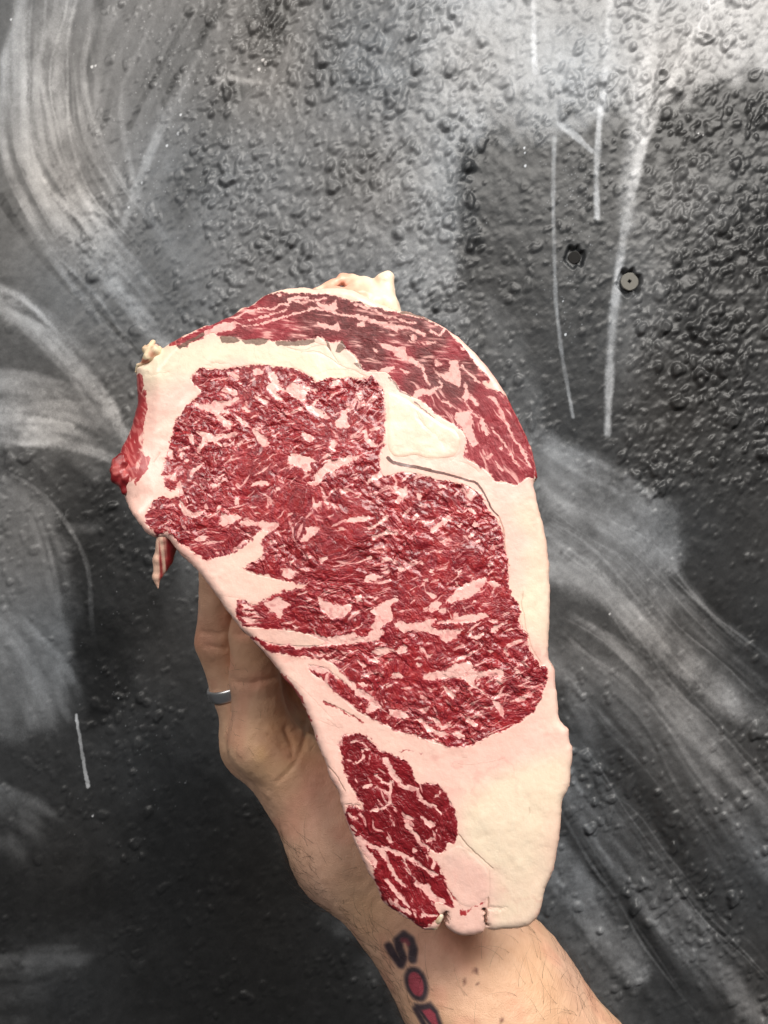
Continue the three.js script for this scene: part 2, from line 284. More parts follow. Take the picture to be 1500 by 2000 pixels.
  spray([-40, 1570, 20, 1610, 70, 1650], 18, 0.02, 0.7, 0.7);
  field([-300, 1690, 250, 1700, 260, 1820, -300, 1830], 0.02695, 0.7, 40);
  spray([40, 1885, 100, 1880, 195, 1875], 28, 0.136, 0.85, 0.7, 16);
  spray([-40, 1960, 50, 1950, 110, 1945], 26, 0.12, 0.85, 0.7, 16);
  spray([-20, 1905, 60, 1915, 140, 1905], 18, 0.024, 0.7, 0.7);
  spray([-20, 1998, 80, 1992], 16, 0.104, 0.7, 0.7);
  field([280, 1450, 460, 1500, 620, 1750, 720, 1900, 760, 2100, 300, 2100, 250, 1700], 0.0308, 0.75, 50);  // soft shadow beside the arm, painted as a darker patch

  bundle([70, -60, 44, 120, 60, 300, 140, 440, 260, 580, 345, 700], 120, 24, 0.18, 0.46, 0.65);
  bundle([160, -60, 128, 120, 150, 280, 230, 430, 330, 570], 110, 20, 0.16, 0.38, 0.6);
  bundle([300, -40, 220, 160, 230, 330, 300, 480], 90, 8, 0.15, 0.3, 0.8);
  bundle([-60, 545, 60, 620, 150, 710, 235, 840], 70, 14, 0.16, 0.42, 0.7);
  bundle([-60, 735, 60, 750, 150, 790, 210, 840], 50, 8, 0.12, 0.3);
  bundle([-60, 815, 80, 822, 180, 850, 235, 900], 80, 12, 0.14, 0.42);
  bundle([-60, 940, 50, 1010, 100, 1130, 120, 1290], 120, 12, 0.1, 0.24);
  bundle([-60, 1180, 40, 1280, 110, 1440], 110, 14, 0.08, 0.26);
  bundle([-60, 1550, 50, 1600, 130, 1650], 90, 12, 0.06, 0.2);
  bundle([-60, 1890, 80, 1882, 210, 1868], 70, 10, 0.06, 0.2);
  bundle([-60, 1962, 60, 1952, 150, 1940], 50, 8, 0.05, 0.18);
  bundle([1040, 880, 1180, 960, 1310, 1060], 130, 16, 0.12, 0.32);
  bundle([1050, 1020, 1200, 1110, 1350, 1270, 1530, 1420], 140, 20, 0.1, 0.3, 0.8);
  bundle([1050, 1000, 1200, 1100, 1350, 1260, 1530, 1420], 170, 16, 0.2, 0.34, 0.35);
  bundle([1070, 1220, 1220, 1350, 1400, 1550, 1530, 1730], 190, 18, 0.15, 0.3, 0.35);
  bundle([1090, 1440, 1160, 1580, 1300, 1770, 1480, 1980], 150, 16, 0.13, 0.28, 0.35);
  bundle([1070, 1230, 1220, 1350, 1400, 1550, 1530, 1730], 150, 24, 0.08, 0.28);
  bundle([1090, 1440, 1160, 1580, 1300, 1770, 1480, 1980], 120, 20, 0.08, 0.26);
  bundle([1040, 1640, 1130, 1770, 1270, 1940], 110, 14, 0.07, 0.26);
  bundle([1150, 1330, 1260, 1470, 1400, 1700, 1520, 1870], 120, 14, 0.03, 0.06);
  bundle([1060, 1330, 1130, 1500, 1250, 1680, 1420, 1880], 80, 12, 0.025, 0.05);
  bundle([420, -40, 330, 140, 270, 300], 120, 8, 0.04, 0.08, 0.8);
  taper = false;
  // droplets of white paint; the upper-left scatter is painted bump glints
  const dots = new Layer(WF, WF), r = rng(91), fx = (px, py) => [((px - 750) * WK + WX) / (2 * WX) * WF, ((1000 - py) * WK + WY) / (2 * WY) * WF];
  for (const [x, y, s] of [[1023, 290, 5], [1025, 325, 6], [1024, 300, 4], [1103, 655, 6], [1098, 590, 3], [1363, 262, 4], [1372, 265, 3], [178, 130, 7], [185, 128, 5], [20, 38, 5], [505, 135, 8], [513, 118, 9], [518, 125, 8], [325, 285, 6], [352, 225, 6], [347, 262, 7], [276, 358, 5], [250, 405, 5], [180, 1595, 5], [1190, 1200, 5], [230, 1365, 4]]) { const p = fx(x, y); dots.stroke([p, [p[0] + 1, p[1] + 1]], s * 0.62, s * 0.4, 0.8); }
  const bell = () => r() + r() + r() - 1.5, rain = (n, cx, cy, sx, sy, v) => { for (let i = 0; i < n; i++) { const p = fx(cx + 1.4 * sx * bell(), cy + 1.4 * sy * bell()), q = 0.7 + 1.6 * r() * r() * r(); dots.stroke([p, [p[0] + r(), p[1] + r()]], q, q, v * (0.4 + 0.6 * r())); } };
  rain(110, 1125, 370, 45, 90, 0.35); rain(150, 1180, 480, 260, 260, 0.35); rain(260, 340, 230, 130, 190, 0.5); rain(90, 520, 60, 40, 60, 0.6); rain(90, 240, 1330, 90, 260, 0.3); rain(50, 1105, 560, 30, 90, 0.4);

  // relief: lumps and pits of the render coat under the paint
  const H = new Layer(WF, WF), T = WF / (2 * WX), rr = rng(42), box = (px, py, x0, x1, y0, y1, s) => smooth(x0 - s, x0 + s, px) * smooth(x1 + s, x1 - s, px) * smooth(y0 - s, y0 + s, py) * smooth(y1 + s, y1 - s, py);
  const lumpiness = (qx, qy) => {
    const px = qx + 90 * fbm2(qx * 0.008, qy * 0.008, 67, 2), py = qy + 90 * fbm2(qx * 0.008, qy * 0.008, 68, 2), to = (v, k) => { a = lerp(a, v, k); }; let a = 0.5;
    to(0.12, box(px, py, -600, 150, -600, 900, 50)); to(0.6, box(px, py, 190, 400, -600, 560, 50)); to(1.25, box(px, py, 400, 930, -600, 680, 50)); to(0.95, box(px, py, 900, 2200, -600, 250, 40)); to(0.4, box(px, py, 930, 1210, 270, 720, 40));
    to(1.15, box(px, py, 1250, 2200, 290, 960, 40)); to(0.3, box(px, py, 1000, 1250, 900, 1320, 50)); to(0.75, box(px, py, 1050, 2200, 1350, 2600, 80)); to(0.45, box(px, py, -600, 420, 900, 2600, 60)); return a;
  };
  const cell = 0.0066;
  for (let gy = -WY; gy < WY; gy += cell) for (let gx = -WX; gx < WX; gx += cell) for (let k = 0; k < 3; k++) {
    const x = gx + rr() * cell, y = gy + rr() * cell, px = x / WK + 750, py = 1000 - y / WK, a = lumpiness(px, py) * (0.55 + 0.9 * smooth(-0.35, 0.45, fbm2(px * 0.012, py * 0.012, 66, 2))), u = rr(); if (rr() > 0.15 + 0.5 * a) continue;
    const rad = (0.0009 + 0.0014 * u * u + (u > 0.96 ? 0.001 : 0)) * (0.75 + 0.35 * Math.min(1, a)), ht = rad * 1000 * (0.15 + 0.42 * rr()) * Math.min(1.2, a), ang = 0.9 + (rr() - 0.5) * 2.2, el = 1 + rr() * 0.8, ring = px > 880 && py < 330 && rr() < 0.16, ca = Math.cos(ang), sa = Math.sin(ang);
    const cx = (x + WX) * T, cy = (y + WY) / (2 * WY) * WF, R = rad * T * el * 1.5;
    for (let j = Math.max(0, Math.floor(cy - R)); j <= Math.min(WF - 1, cy + R); j++) for (let i = Math.max(0, Math.floor(cx - R)); i <= Math.min(WF - 1, cx + R); i++) {
      const dx = (i - cx) / T, dy = (j - cy) / T, p = (dx * ca + dy * sa) / (rad * el), q = (-dx * sa + dy * ca) / rad, d2 = p * p + q * q + 0.75 * noise2(i * 0.12, j * 0.12, 4); if (d2 > 1.3) continue;
      const d0 = Math.max(0, d2), g = ring ? Math.exp(-9 * (Math.sqrt(d0) - 0.75) ** 2) : smooth(1.3, 0.1, d0), z = ht * g, o = j * WF + i; H.d[o] = z > H.d[o] ? z + 0.25 * H.d[o] : H.d[o] + 0.25 * z;
    }
  }
  // sockets of the two screws
  const well = (px, py, rad, dep) => { const cx = ((px - 750) * WK + WX) * T, cy = ((1000 - py) * WK + WY) / (2 * WY) * WF, R = rad * T; for (let j = Math.floor(cy - 2 * R); j < cy + 2 * R; j++) for (let i = Math.floor(cx - 2 * R); i < cx + 2 * R; i++) { const q = Math.hypot(i - cx, (j - cy) * WY / WX) / R * (1 + 0.22 * noise2(Math.atan2(j - cy, i - cx) * 2.4, 1, 8)); if (q < 1.4) H.d[j * WF + i] = lerp(-dep, H.d[j * WF + i], smooth(0.92, 1.15, q)); } };
  well(1228, 551, 0.0076, 3.0); well(1122, 502, 0.0062, 2.0);
  const L0 = new Layer(WF / 8, WF / 8); for (let j = 0; j < WF / 8; j++) for (let i = 0; i < WF / 8; i++) L0.d[j * WF / 8 + i] = lumpiness((i * 8 / T - WX) / WK + 750, 1000 - ((j * 8) / WF * 2 * WY - WY) / WK);
  for (let j = 0; j < WF; j++) for (let i = 0; i < WF; i++) { const x = i / T, y = j / T; const la = L0.at(i / 8, j / 8); H.d[j * WF + i] += (0.1 + 0.5 * la) * fbm2(x * 170, y * 170, 31, 3) + 1.3 * fbm2(x * 9, y * 9, 33, 2); }

  const col = new Uint8Array(WF * WF * 4), bmp = new Uint8Array(WF * WF * 4), L = new Layer(WN, WN), sp = rng(8); L.d = V;
  const enc = (v) => 255 * (v <= 0.0031308 ? 12.92 * v : 1.055 * Math.pow(v, 1 / 2.4) - 0.055);
  for (let j = 0; j < WF; j++) for (let i = 0; i < WF; i++) {
    let v = V[j * WF + i]; const q = (j * WF + i) * 4, n = fbm2(i * 0.012, j * 0.012, 51, 3), f = fbm2(i * 0.09, j * 0.09, 55, 3), g = (sp() - 0.5);
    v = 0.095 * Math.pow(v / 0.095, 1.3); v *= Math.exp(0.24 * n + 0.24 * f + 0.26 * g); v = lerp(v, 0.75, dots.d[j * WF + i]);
    const w = 0.06 * noise2(i * 0.006, j * 0.006, 57);
    col[q] = clamp(enc(v * (0.985 + w)), 0, 255); col[q + 1] = clamp(enc(v * 1.0), 0, 255); col[q + 2] = clamp(enc(v * (1.03 - w)), 0, 255); col[q + 3] = 255;
    const b = 128 + 70 * fbm2(i * 0.16, j * 0.16, 61, 3) + 30 * g + 45 * fbm2(i * 0.05, j * 0.05, 63, 2); bmp[q] = bmp[q + 1] = bmp[q + 2] = clamp(b, 0, 255); bmp[q + 3] = 255;
  }
  const wallMat = new THREE.MeshPhysicalMaterial({ name: 'sprayed_paint', map: tex(col, WF, WF, true), bumpMap: tex(bmp, WF, WF), bumpScale: 0.00022, roughness: 0.42, specularIntensity: 0.8 });
  wallMat.map.wrapS = wallMat.map.wrapT = wallMat.bumpMap.wrapS = wallMat.bumpMap.wrapT = THREE.MirroredRepeatWrapping;
  const fold = (t) => { t = Math.abs(t) % 2; return t > 1 ? 2 - t : t; };
  // grid, fine where the photograph shows it
  const axis = (half, fine) => { const a = [0]; while (a[a.length - 1] < 0.85) { const p = a[a.length - 1]; a.push(p + (p < fine ? 0.00095 : p < half ? 0.0022 : 0.006)); } return [...a.slice(1).reverse().map((x) => -x), ...a]; };
  const ax = axis(WX, 0.275), ay = axis(WY, 0.36), nx = ax.length, ny = ay.length, pos = new Float32Array(nx * ny * 3), uv = new Float32Array(nx * ny * 2), idx = [];
  for (let j = 0; j < ny; j++) for (let i = 0; i < nx; i++) { const q = j * nx + i, u = (ax[i] + WX) / (2 * WX), v = (ay[j] + WY) / (2 * WY); pos[q * 3] = ax[i]; pos[q * 3 + 1] = ay[j]; pos[q * 3 + 2] = WALL_Z + 0.001 * 1.6 * H.at(fold(u) * WF, fold(v) * WF); uv[q * 2] = u; uv[q * 2 + 1] = v; if (i < nx - 1 && j < ny - 1) idx.push(q, q + 1, q + nx + 1, q, q + nx + 1, q + nx); }
  tag(mesh('wall', geom(pos, idx, uv), wallMat, scene), 'rough plaster wall sprayed in grey, black and white streaks', 'wall', null, 'structure');
}

// ---------------------------------------------------------------- the steak: outlines
console.log('steak');
const TILT = 0.16, TS = Math.sin(TILT), TC = Math.cos(TILT);
const loc = ([px, py]) => { const dx = (px - 750) / FOCAL, dy = (1000 - py) / FOCAL, t = TC * DIST / (TC - TS * dy); return [dx * t, dy * t * TC - (DIST - t) * TS]; };   // metres in the plane of the cut face
const steak = new THREE.Group(); steak.name = 'steak'; steak.rotation.x = -TILT; scene.add(steak);
tag(steak, 'thick raw marbled beef steak with cream fat rim held up on an open hand', 'steak');
const T1 = (a) => pairs(a, 320, 700, 0.25), T2 = (a) => pairs(a, 695, 700, 0.25), T3 = (a) => pairs(a, 320, 1075, 0.25), T4 = (a) => pairs(a, 695, 1075, 0.25), C1 = (a) => pairs(a, 400, 540, 0.25), C2 = (a) => pairs(a, 690, 570, 0.25),
  T5 = (a) => pairs(a, 620, 1400, 0.225), S4 = (a) => pairs(a, 190, 640, 0.2625), B5 = (a) => pairs(a, 820, 1400, 0.225), PX = (a) => pairs(a);
const OUTLINE = PX([272, 690, 274, 668, 283, 662, 292, 655, 300, 660, 312, 668, 330, 661, 350, 655, 372, 646, 400, 633, 412, 634, 432, 622, 455, 612, 468, 601, 490, 593, 510, 578, 530, 569, 548, 562, 585, 557, 615, 561, 650, 558, 690, 564, 730, 584, 772, 603, 800, 607, 830, 617, 865, 634, 895, 655, 925, 682, 955, 716, 980, 752, 1001, 792, 1020, 830, 1035, 862, 1045, 895, 1050, 930, 1044, 942, 1050, 975, 1060, 1012, 1069, 1060, 1074, 1110, 1075, 1180, 1073, 1250, 1072, 1285, 1084, 1310, 1089, 1360, 1092, 1398, 1101, 1416, 1112, 1425, 1114, 1450, 1120, 1462, 1117, 1500, 1112, 1536, 1100, 1560, 1097, 1595, 1093, 1640, 1081, 1700, 1064, 1742, 1058, 1776, 1047, 1800, 1028, 1812, 990, 1817, 957, 1819, 948, 1812, 944, 1824, 908, 1832, 882, 1823, 870, 1808, 866, 1790, 860, 1812, 845, 1821, 822, 1817, 800, 1803, 772, 1786, 748, 1768, 738, 1742, 728, 1722, 716, 1704, 704, 1676, 690, 1640, 674, 1600, 666, 1568, 660, 1545, 643, 1518, 638, 1494, 622, 1462, 606, 1412, 582, 1362, 550, 1322, 512, 1272, 470, 1228, 424, 1166, 386, 1114, 347, 1078, 326, 1050, 305, 1050, 282, 1037, 258, 1005, 236, 974, 226, 954, 208, 932, 203, 917, 213, 895, 219, 866, 238, 829, 252, 787, 256, 765, 254, 740, 254, 705, 262, 699]);
const EYE = PX([372, 740, 385, 727, 400, 721, 445, 725, 475, 717, 510, 713, 540, 718, 580, 722, 600, 733, 613, 745, 618, 753, 640, 741, 680, 739, 705, 742, 728, 737, 745, 762, 751, 775, 751, 825, 751, 862, 746, 888, 738, 915, 752, 935, 772, 928, 800, 925, 825, 930, 855, 940, 890, 946, 915, 952, 935, 970, 945, 988, 958, 1005, 972, 1022, 980, 1038, 984, 1075, 991, 1100, 992, 1137, 994, 1157, 999, 1171, 1009, 1175, 1015, 1195, 1013, 1210, 1020, 1225, 1030, 1255, 1040, 1282, 1055, 1300, 1070, 1304, 1069, 1320, 1062, 1345, 1055, 1367, 1040, 1390, 1015, 1410, 992, 1422, 965, 1432, 945, 1441, 920, 1453, 900, 1457, 870, 1455, 845, 1448, 810, 1435, 775, 1425, 740, 1408, 700, 1390, 665, 1360, 640, 1335, 615, 1318, 597, 1301, 620, 1300, 645, 1310, 690, 1345, 670, 1310, 632, 1288, 557, 1278, 520, 1268, 484, 1243, 540, 1258, 600, 1262, 640, 1256, 600, 1238, 540, 1228, 475, 1223, 463, 1200, 465, 1170, 500, 1182, 520, 1170, 552, 1157, 607, 1146, 557, 1135, 495, 1121, 477, 1112, 492, 1100, 510, 1091, 517, 1080, 515, 1057, 530, 1040, 508, 1038, 492, 1057, 467, 1075, 452, 1082, 420, 1090, 400, 1094, 395, 1087, 375, 1077, 345, 1055, 330, 1038, 305, 1046, 284, 1013, 292, 992, 304, 976, 321, 971, 337, 976, 352, 968, 347, 950, 337, 958, 321, 947, 320, 934, 316, 921, 326, 892, 333, 860, 342, 824, 358, 808, 368, 792, 387, 776, 395, 766, 384, 753]);
const CAP = PX([340, 668, 370, 652, 400, 637, 440, 619, 480, 602, 505, 584, 525, 574, 545, 570, 580, 574, 637, 577, 675, 585, 725, 600, 775, 611, 790, 613, 825, 621, 850, 633, 875, 646, 897, 668, 915, 693, 930, 715, 955, 737, 960, 743, 937, 745, 955, 760, 980, 767, 995, 790, 1010, 810, 1024, 842, 1034, 867, 1041, 895, 1045, 922, 1043, 937, 1032, 931, 1017, 942, 1005, 950, 990, 942, 967, 942, 955, 925, 935, 910, 915, 900, 905, 890, 913, 865, 905, 847, 890, 830, 870, 822, 850, 807, 835, 792, 820, 782, 805, 777, 795, 772, 777, 757, 760, 735, 750, 727, 712, 725, 695, 700, 682, 687, 665, 668, 637, 668, 620, 655, 610, 662, 575, 667, 537, 669, 520, 664, 475, 664, 450, 657, 430, 659, 418, 650, 400, 656, 375, 670, 353, 680]);
const TAIL = T5([185, 200, 230, 155, 320, 150, 420, 180, 500, 250, 570, 310, 650, 330, 760, 380, 800, 410, 830, 500, 865, 580, 900, 588, 960, 575, 1040, 590, 1110, 670, 1180, 780, 1210, 900, 1212, 1020, 1185, 1095, 1130, 1080, 1080, 1182, 1030, 1182, 975, 1140, 960, 1180, 1010, 1240, 1060, 1300, 1090, 1400, 1110, 1480, 1150, 1560, 1190, 1640, 1140, 1645, 1080, 1615, 1020, 1610, 1010, 1650, 1060, 1720, 1045, 1765, 960, 1830, 900, 1852, 830, 1795, 760, 1745, 640, 1695, 560, 1625, 535, 1560, 505, 1480, 485, 1420, 485, 1300, 425, 1230, 350, 1105, 325, 1020, 275, 940, 248, 860, 245, 785, 300, 778, 400, 812, 380, 740, 320, 650, 270, 560, 215, 430, 215, 340, 188, 270]);
const KERNEL = C2([255, 785, 300, 790, 400, 832, 480, 890, 600, 970, 700, 1040, 790, 1080, 832, 1150, 828, 1230, 790, 1292, 700, 1310, 580, 1312, 480, 1282, 400, 1302, 310, 1292, 275, 1240, 260, 1100]);
const LOBE = B5([200, 1190, 330, 1100, 420, 1150, 520, 1240, 590, 1320, 602, 1440, 596, 1560, 520, 1620, 430, 1655, 350, 1630, 270, 1540, 205, 1440, 190, 1330]);
const FLECKS = [
  ...[[820, 130, 870, 110, 890, 170, 900, 215, 945, 250, 1000, 205, 1080, 215, 1135, 240, 1110, 290, 1105, 360, 1070, 345, 1010, 300, 960, 270, 900, 245, 880, 290, 930, 330, 900, 350, 860, 300, 805, 235, 850, 190], [500, 120, 560, 115, 610, 150, 580, 165, 520, 140], [690, 90, 740, 85, 790, 115, 760, 135, 700, 125], [455, 255, 490, 235, 540, 250, 580, 275, 560, 300, 500, 275],
    [440, 345, 500, 340, 570, 345, 560, 365, 500, 375, 470, 410, 520, 425, 500, 440, 430, 430, 470, 470, 540, 520, 530, 560, 470, 535, 420, 480, 390, 430, 340, 420, 290, 390, 240, 370, 235, 345, 290, 360, 370, 370, 400, 340, 430, 350], [560, 310, 600, 320, 580, 345, 540, 340], [570, 460, 600, 470, 650, 520, 680, 550, 650, 545, 600, 520], [690, 560, 730, 575, 790, 610, 840, 690, 800, 690, 750, 665, 710, 620, 700, 590],
    [255, 570, 320, 585, 380, 600, 420, 610, 470, 605, 530, 590, 590, 590, 560, 620, 480, 620, 430, 640, 340, 660, 310, 690, 290, 740, 265, 730, 285, 680, 300, 640, 280, 600], [195, 600, 235, 610, 240, 660, 225, 690, 210, 640], [40, 700, 75, 740, 70, 780, 30, 765], [130, 730, 160, 740, 140, 785], [165, 780, 205, 785, 185, 810], [205, 925, 230, 870, 290, 830, 320, 805, 310, 830, 260, 880, 215, 930], [0, 920, 60, 895, 95, 895, 100, 950, 40, 945],
    [360, 990, 400, 985, 445, 1000, 430, 1015, 390, 1010], [660, 1020, 700, 985, 760, 970, 820, 970, 820, 995, 760, 990, 700, 1005], [890, 1020, 925, 1030, 900, 1050], [1000, 760, 1050, 760, 1110, 780, 1180, 790, 1205, 815, 1150, 830, 1160, 880, 1110, 885, 1050, 850, 990, 840, 980, 800], [1190, 980, 1180, 930, 1240, 870, 1290, 800, 1330, 830, 1400, 790, 1480, 780, 1530, 780, 1520, 805, 1440, 830, 1370, 870, 1330, 900, 1270, 905, 1245, 960, 1210, 1000, 1120, 990, 1130, 975],
    [1110, 385, 1160, 395, 1230, 425, 1300, 470, 1280, 480, 1200, 460, 1140, 420], [1380, 420, 1420, 420, 1435, 500, 1470, 545, 1420, 555, 1350, 540, 1340, 500, 1380, 470], [1070, 590, 1130, 600, 1180, 640, 1150, 670, 1100, 630], [1290, 690, 1320, 650, 1360, 665, 1330, 690, 1350, 730, 1300, 720], [700, 290, 760, 315, 820, 355, 800, 375, 740, 335], [620, 375, 650, 390, 680, 430, 650, 430], [460, 1215, 520, 1225, 600, 1235, 640, 1250, 580, 1265, 540, 1290, 480, 1310, 430, 1290, 460, 1270],
    [130, 1090, 160, 1140, 180, 1180, 230, 1210, 330, 1185, 290, 1230, 200, 1250, 160, 1220, 130, 1150], [440, 1150, 470, 1180, 420, 1200], [770, 1280, 830, 1290, 900, 1295, 900, 1325, 870, 1350, 800, 1365, 740, 1320, 660, 1310, 590, 1280, 620, 1275, 700, 1290], [1110, 1330, 1160, 1320, 1235, 1330, 1190, 1380, 1150, 1420, 1070, 1430, 1120, 1380], [240, 1420, 300, 1390, 370, 1395, 310, 1430], [1165, 1150, 1240, 1140, 1220, 1170, 1180, 1180], [1430, 1280, 1500, 1255, 1500, 1290, 1440, 1295],
    [550, 1110, 590, 1090, 595, 1150, 560, 1140], [1150, 260, 1190, 245, 1190, 270], [1330, 190, 1380, 180, 1370, 215, 1310, 230], [1140, 410, 1180, 330, 1230, 320, 1190, 350], [100, 990, 140, 960, 150, 1060, 120, 1060], [330, 1150, 350, 1145, 350, 1175, 320, 1170], [380, 650, 440, 690, 470, 690, 430, 655]].map(T1),
  ...[[0, 270, 55, 255, 40, 310, 10, 330], [45, 565, 75, 580, 95, 630, 140, 660, 155, 700, 110, 690, 70, 640], [110, 570, 180, 540, 190, 560, 130, 590], [190, 760, 220, 700, 245, 770, 280, 830, 320, 850, 290, 890, 200, 935, 100, 985, 80, 1000, 120, 940, 170, 910, 200, 850], [320, 1030, 405, 1020, 400, 1070, 345, 1150, 310, 1130, 340, 1080, 290, 1010, 310, 960], [480, 1060, 505, 1070, 515, 1110, 490, 1110], [640, 1000, 700, 1000, 720, 1025, 650, 1020], [870, 1050, 900, 1020, 930, 1040, 900, 1110, 870, 1090],
    [570, 1350, 640, 1310, 680, 1270, 720, 1230, 770, 1250, 700, 1295, 650, 1340, 600, 1375], [860, 1170, 910, 1180, 935, 1220, 880, 1210], [775, 1190, 820, 1190, 800, 1215], [780, 1310, 825, 1295, 810, 1330], [0, 1250, 60, 1235, 130, 1255, 60, 1280, 0, 1285], [80, 1340, 150, 1300, 245, 1235, 250, 1270, 180, 1300, 110, 1350], [130, 1400, 220, 1370, 330, 1360, 340, 1380, 240, 1385, 150, 1420], [920, 1280, 950, 1290, 945, 1325, 915, 1305], [880, 1390, 930, 1375, 900, 1410], [0, 1100, 40, 1060, 30, 1100], [910, 1440, 980, 1420, 940, 1450]].map(T2),
  ...[[960, 90, 1040, 75, 1000, 105], [920, 190, 960, 150, 1010, 160, 1030, 190, 1000, 220, 940, 210], [830, 400, 900, 370, 960, 410, 1000, 430, 930, 450, 925, 520, 870, 510, 830, 450, 780, 420], [1200, 370, 1260, 400, 1380, 440, 1460, 430, 1470, 470, 1400, 520, 1320, 530, 1250, 490, 1220, 440], [620, 610, 800, 620, 1000, 640, 1200, 670, 1340, 680, 1500, 640, 1500, 720, 1380, 730, 1250, 740, 1060, 760, 900, 740, 760, 700, 660, 650], [1110, 910, 1280, 870, 1350, 920, 1450, 1000, 1500, 1040, 1500, 1090, 1400, 1020, 1300, 950, 1230, 960, 1160, 930],
    [590, 425, 660, 430, 730, 455, 650, 450], [610, 470, 700, 485, 760, 510, 640, 490], [600, 520, 700, 540, 770, 545, 650, 560], [1000, 585, 1080, 600, 1050, 615], [1220, 80, 1290, 40, 1280, 70, 1230, 110]].map(T3),
  ...[[700, 400, 760, 340, 810, 290, 900, 240, 1010, 210, 1000, 260, 960, 320, 890, 360, 800, 390, 740, 420], [1015, 260, 1070, 245, 1130, 280, 1100, 295, 1040, 285], [240, 50, 290, 80, 240, 90, 190, 90], [80, 65, 125, 55, 120, 85], [320, 140, 375, 130, 360, 180, 330, 170], [490, 100, 535, 95, 520, 115], [575, 165, 610, 155, 595, 190], [785, 180, 815, 170, 810, 205], [60, 230, 120, 190, 200, 220, 120, 240, 70, 260], [520, 240, 570, 220, 570, 250],
    [540, 330, 600, 330, 640, 360, 590, 370], [570, 450, 620, 390, 660, 420, 640, 470, 590, 470], [650, 460, 700, 450, 690, 490, 660, 490], [0, 360, 40, 345, 50, 400, 10, 415], [150, 450, 250, 380, 350, 370, 270, 440, 290, 510, 260, 560, 180, 600, 220, 640, 180, 690, 100, 710, 0, 720, 0, 690, 90, 660, 130, 620, 100, 600, 150, 560, 170, 510, 120, 480],
    [290, 560, 340, 555, 420, 580, 500, 570, 560, 540, 620, 540, 570, 590, 620, 620, 700, 650, 680, 620, 780, 620, 830, 610, 800, 650, 770, 690, 700, 710, 640, 660, 560, 640, 470, 620, 380, 640, 340, 610], [810, 510, 900, 500, 1000, 490, 1030, 520, 940, 545, 860, 570, 740, 560, 620, 575, 620, 560, 740, 540], [1050, 610, 1130, 580, 1180, 560, 1100, 630, 1050, 640], [870, 670, 950, 660, 1020, 640, 960, 690], [1020, 540, 1100, 540, 1080, 570], [110, 790, 200, 755, 300, 770, 250, 810, 150, 805], [310, 780, 390, 745, 400, 780, 340, 810], [110, 860, 160, 845, 210, 865, 150, 880],
    [510, 1000, 560, 965, 700, 940, 780, 890, 890, 870, 910, 930, 940, 960, 1060, 935, 1130, 930, 1145, 1000, 1110, 1010, 1090, 960, 940, 990, 910, 1020, 930, 1060, 1000, 1110, 1050, 1150, 1120, 1180, 1140, 1230, 1150, 1310, 1110, 1250, 1070, 1170, 1010, 1130, 900, 1060, 850, 1000, 740, 990, 620, 1010], [280, 970, 340, 950, 380, 990, 320, 1000], [460, 880, 520, 890, 500, 920], [660, 1050, 720, 1080, 770, 1130, 760, 1160, 700, 1110], [0, 1070, 60, 1090, 130, 1150, 190, 1230, 140, 1250, 90, 1280, 80, 1240, 130, 1200, 60, 1140, 0, 1110],
    [260, 1250, 330, 1250, 400, 1280, 410, 1300, 330, 1310, 280, 1290], [470, 1320, 520, 1320, 570, 1370, 620, 1410, 700, 1410, 720, 1430, 650, 1450, 580, 1420, 530, 1370], [750, 1420, 810, 1420, 850, 1450, 800, 1460], [580, 1300, 650, 1330, 680, 1370, 630, 1370], [850, 1300, 900, 1300, 940, 1350, 940, 1370, 870, 1340], [1010, 780, 1060, 790, 1040, 810], [1230, 930, 1300, 940, 1240, 950], [0, 1010, 100, 1050, 150, 1060, 60, 1060], [1150, 900, 1110, 860, 1160, 910], [0, 850, 80, 900, 60, 920]].map(T4),
];
const CAPFLECKS = [
  ...[[190, 410, 270, 415, 340, 445, 410, 440, 415, 500, 480, 535, 545, 590, 530, 600, 450, 555, 380, 530, 320, 500, 340, 475, 260, 440], [600, 590, 660, 640, 740, 640, 760, 590, 740, 540, 820, 540, 830, 640, 835, 750, 790, 720, 720, 690, 660, 650], [265, 590, 320, 600, 260, 640, 200, 720, 250, 790, 180, 720, 160, 660], [350, 600, 440, 640, 400, 640], [470, 840, 480, 790, 540, 770, 600, 770, 640, 750, 640, 790, 570, 810, 510, 830, 480, 850], [800, 960, 900, 935, 935, 990, 915, 1050, 945, 1130, 970, 1180, 920, 1210, 890, 1140, 850, 1080, 800, 1020],
    [860, 720, 885, 730, 890, 790, 940, 830, 990, 890, 960, 890, 900, 830, 870, 860, 850, 830, 870, 780], [985, 990, 1010, 990, 1030, 1060, 1060, 1110, 1040, 1130, 1010, 1070], [1030, 820, 1080, 815, 1130, 880, 1170, 960, 1180, 1010, 1150, 980, 1120, 900, 1070, 840], [1000, 700, 1080, 710, 1160, 740, 1210, 800, 1130, 770, 1040, 760], [35, 240, 85, 240, 80, 275, 40, 275], [450, 350, 500, 360, 490, 385, 450, 375], [830, 440, 860, 440, 860, 465], [150, 450, 190, 460, 170, 480], [1020, 1290, 1080, 1260, 1075, 1300, 1030, 1310], [1130, 1220, 1170, 1220, 1165, 1250], [1195, 1265, 1225, 1265, 1220, 1290], [650, 530, 690, 570, 640, 590], [890, 1240, 900, 1270, 870, 1270]].map(C2),
  ...[[860, 200, 960, 230, 1030, 195, 1020, 260, 950, 270, 880, 230], [150, 370, 250, 355, 240, 410, 170, 430, 0, 470, 0, 430, 80, 395], [860, 360, 920, 365, 1000, 395, 1040, 370, 1060, 425, 1000, 420, 900, 385], [560, 140, 595, 135, 590, 165], [1360, 530, 1440, 540, 1500, 570, 1500, 600, 1420, 570], [1060, 610, 1150, 610, 1170, 680, 1100, 680]].map(C1),
];
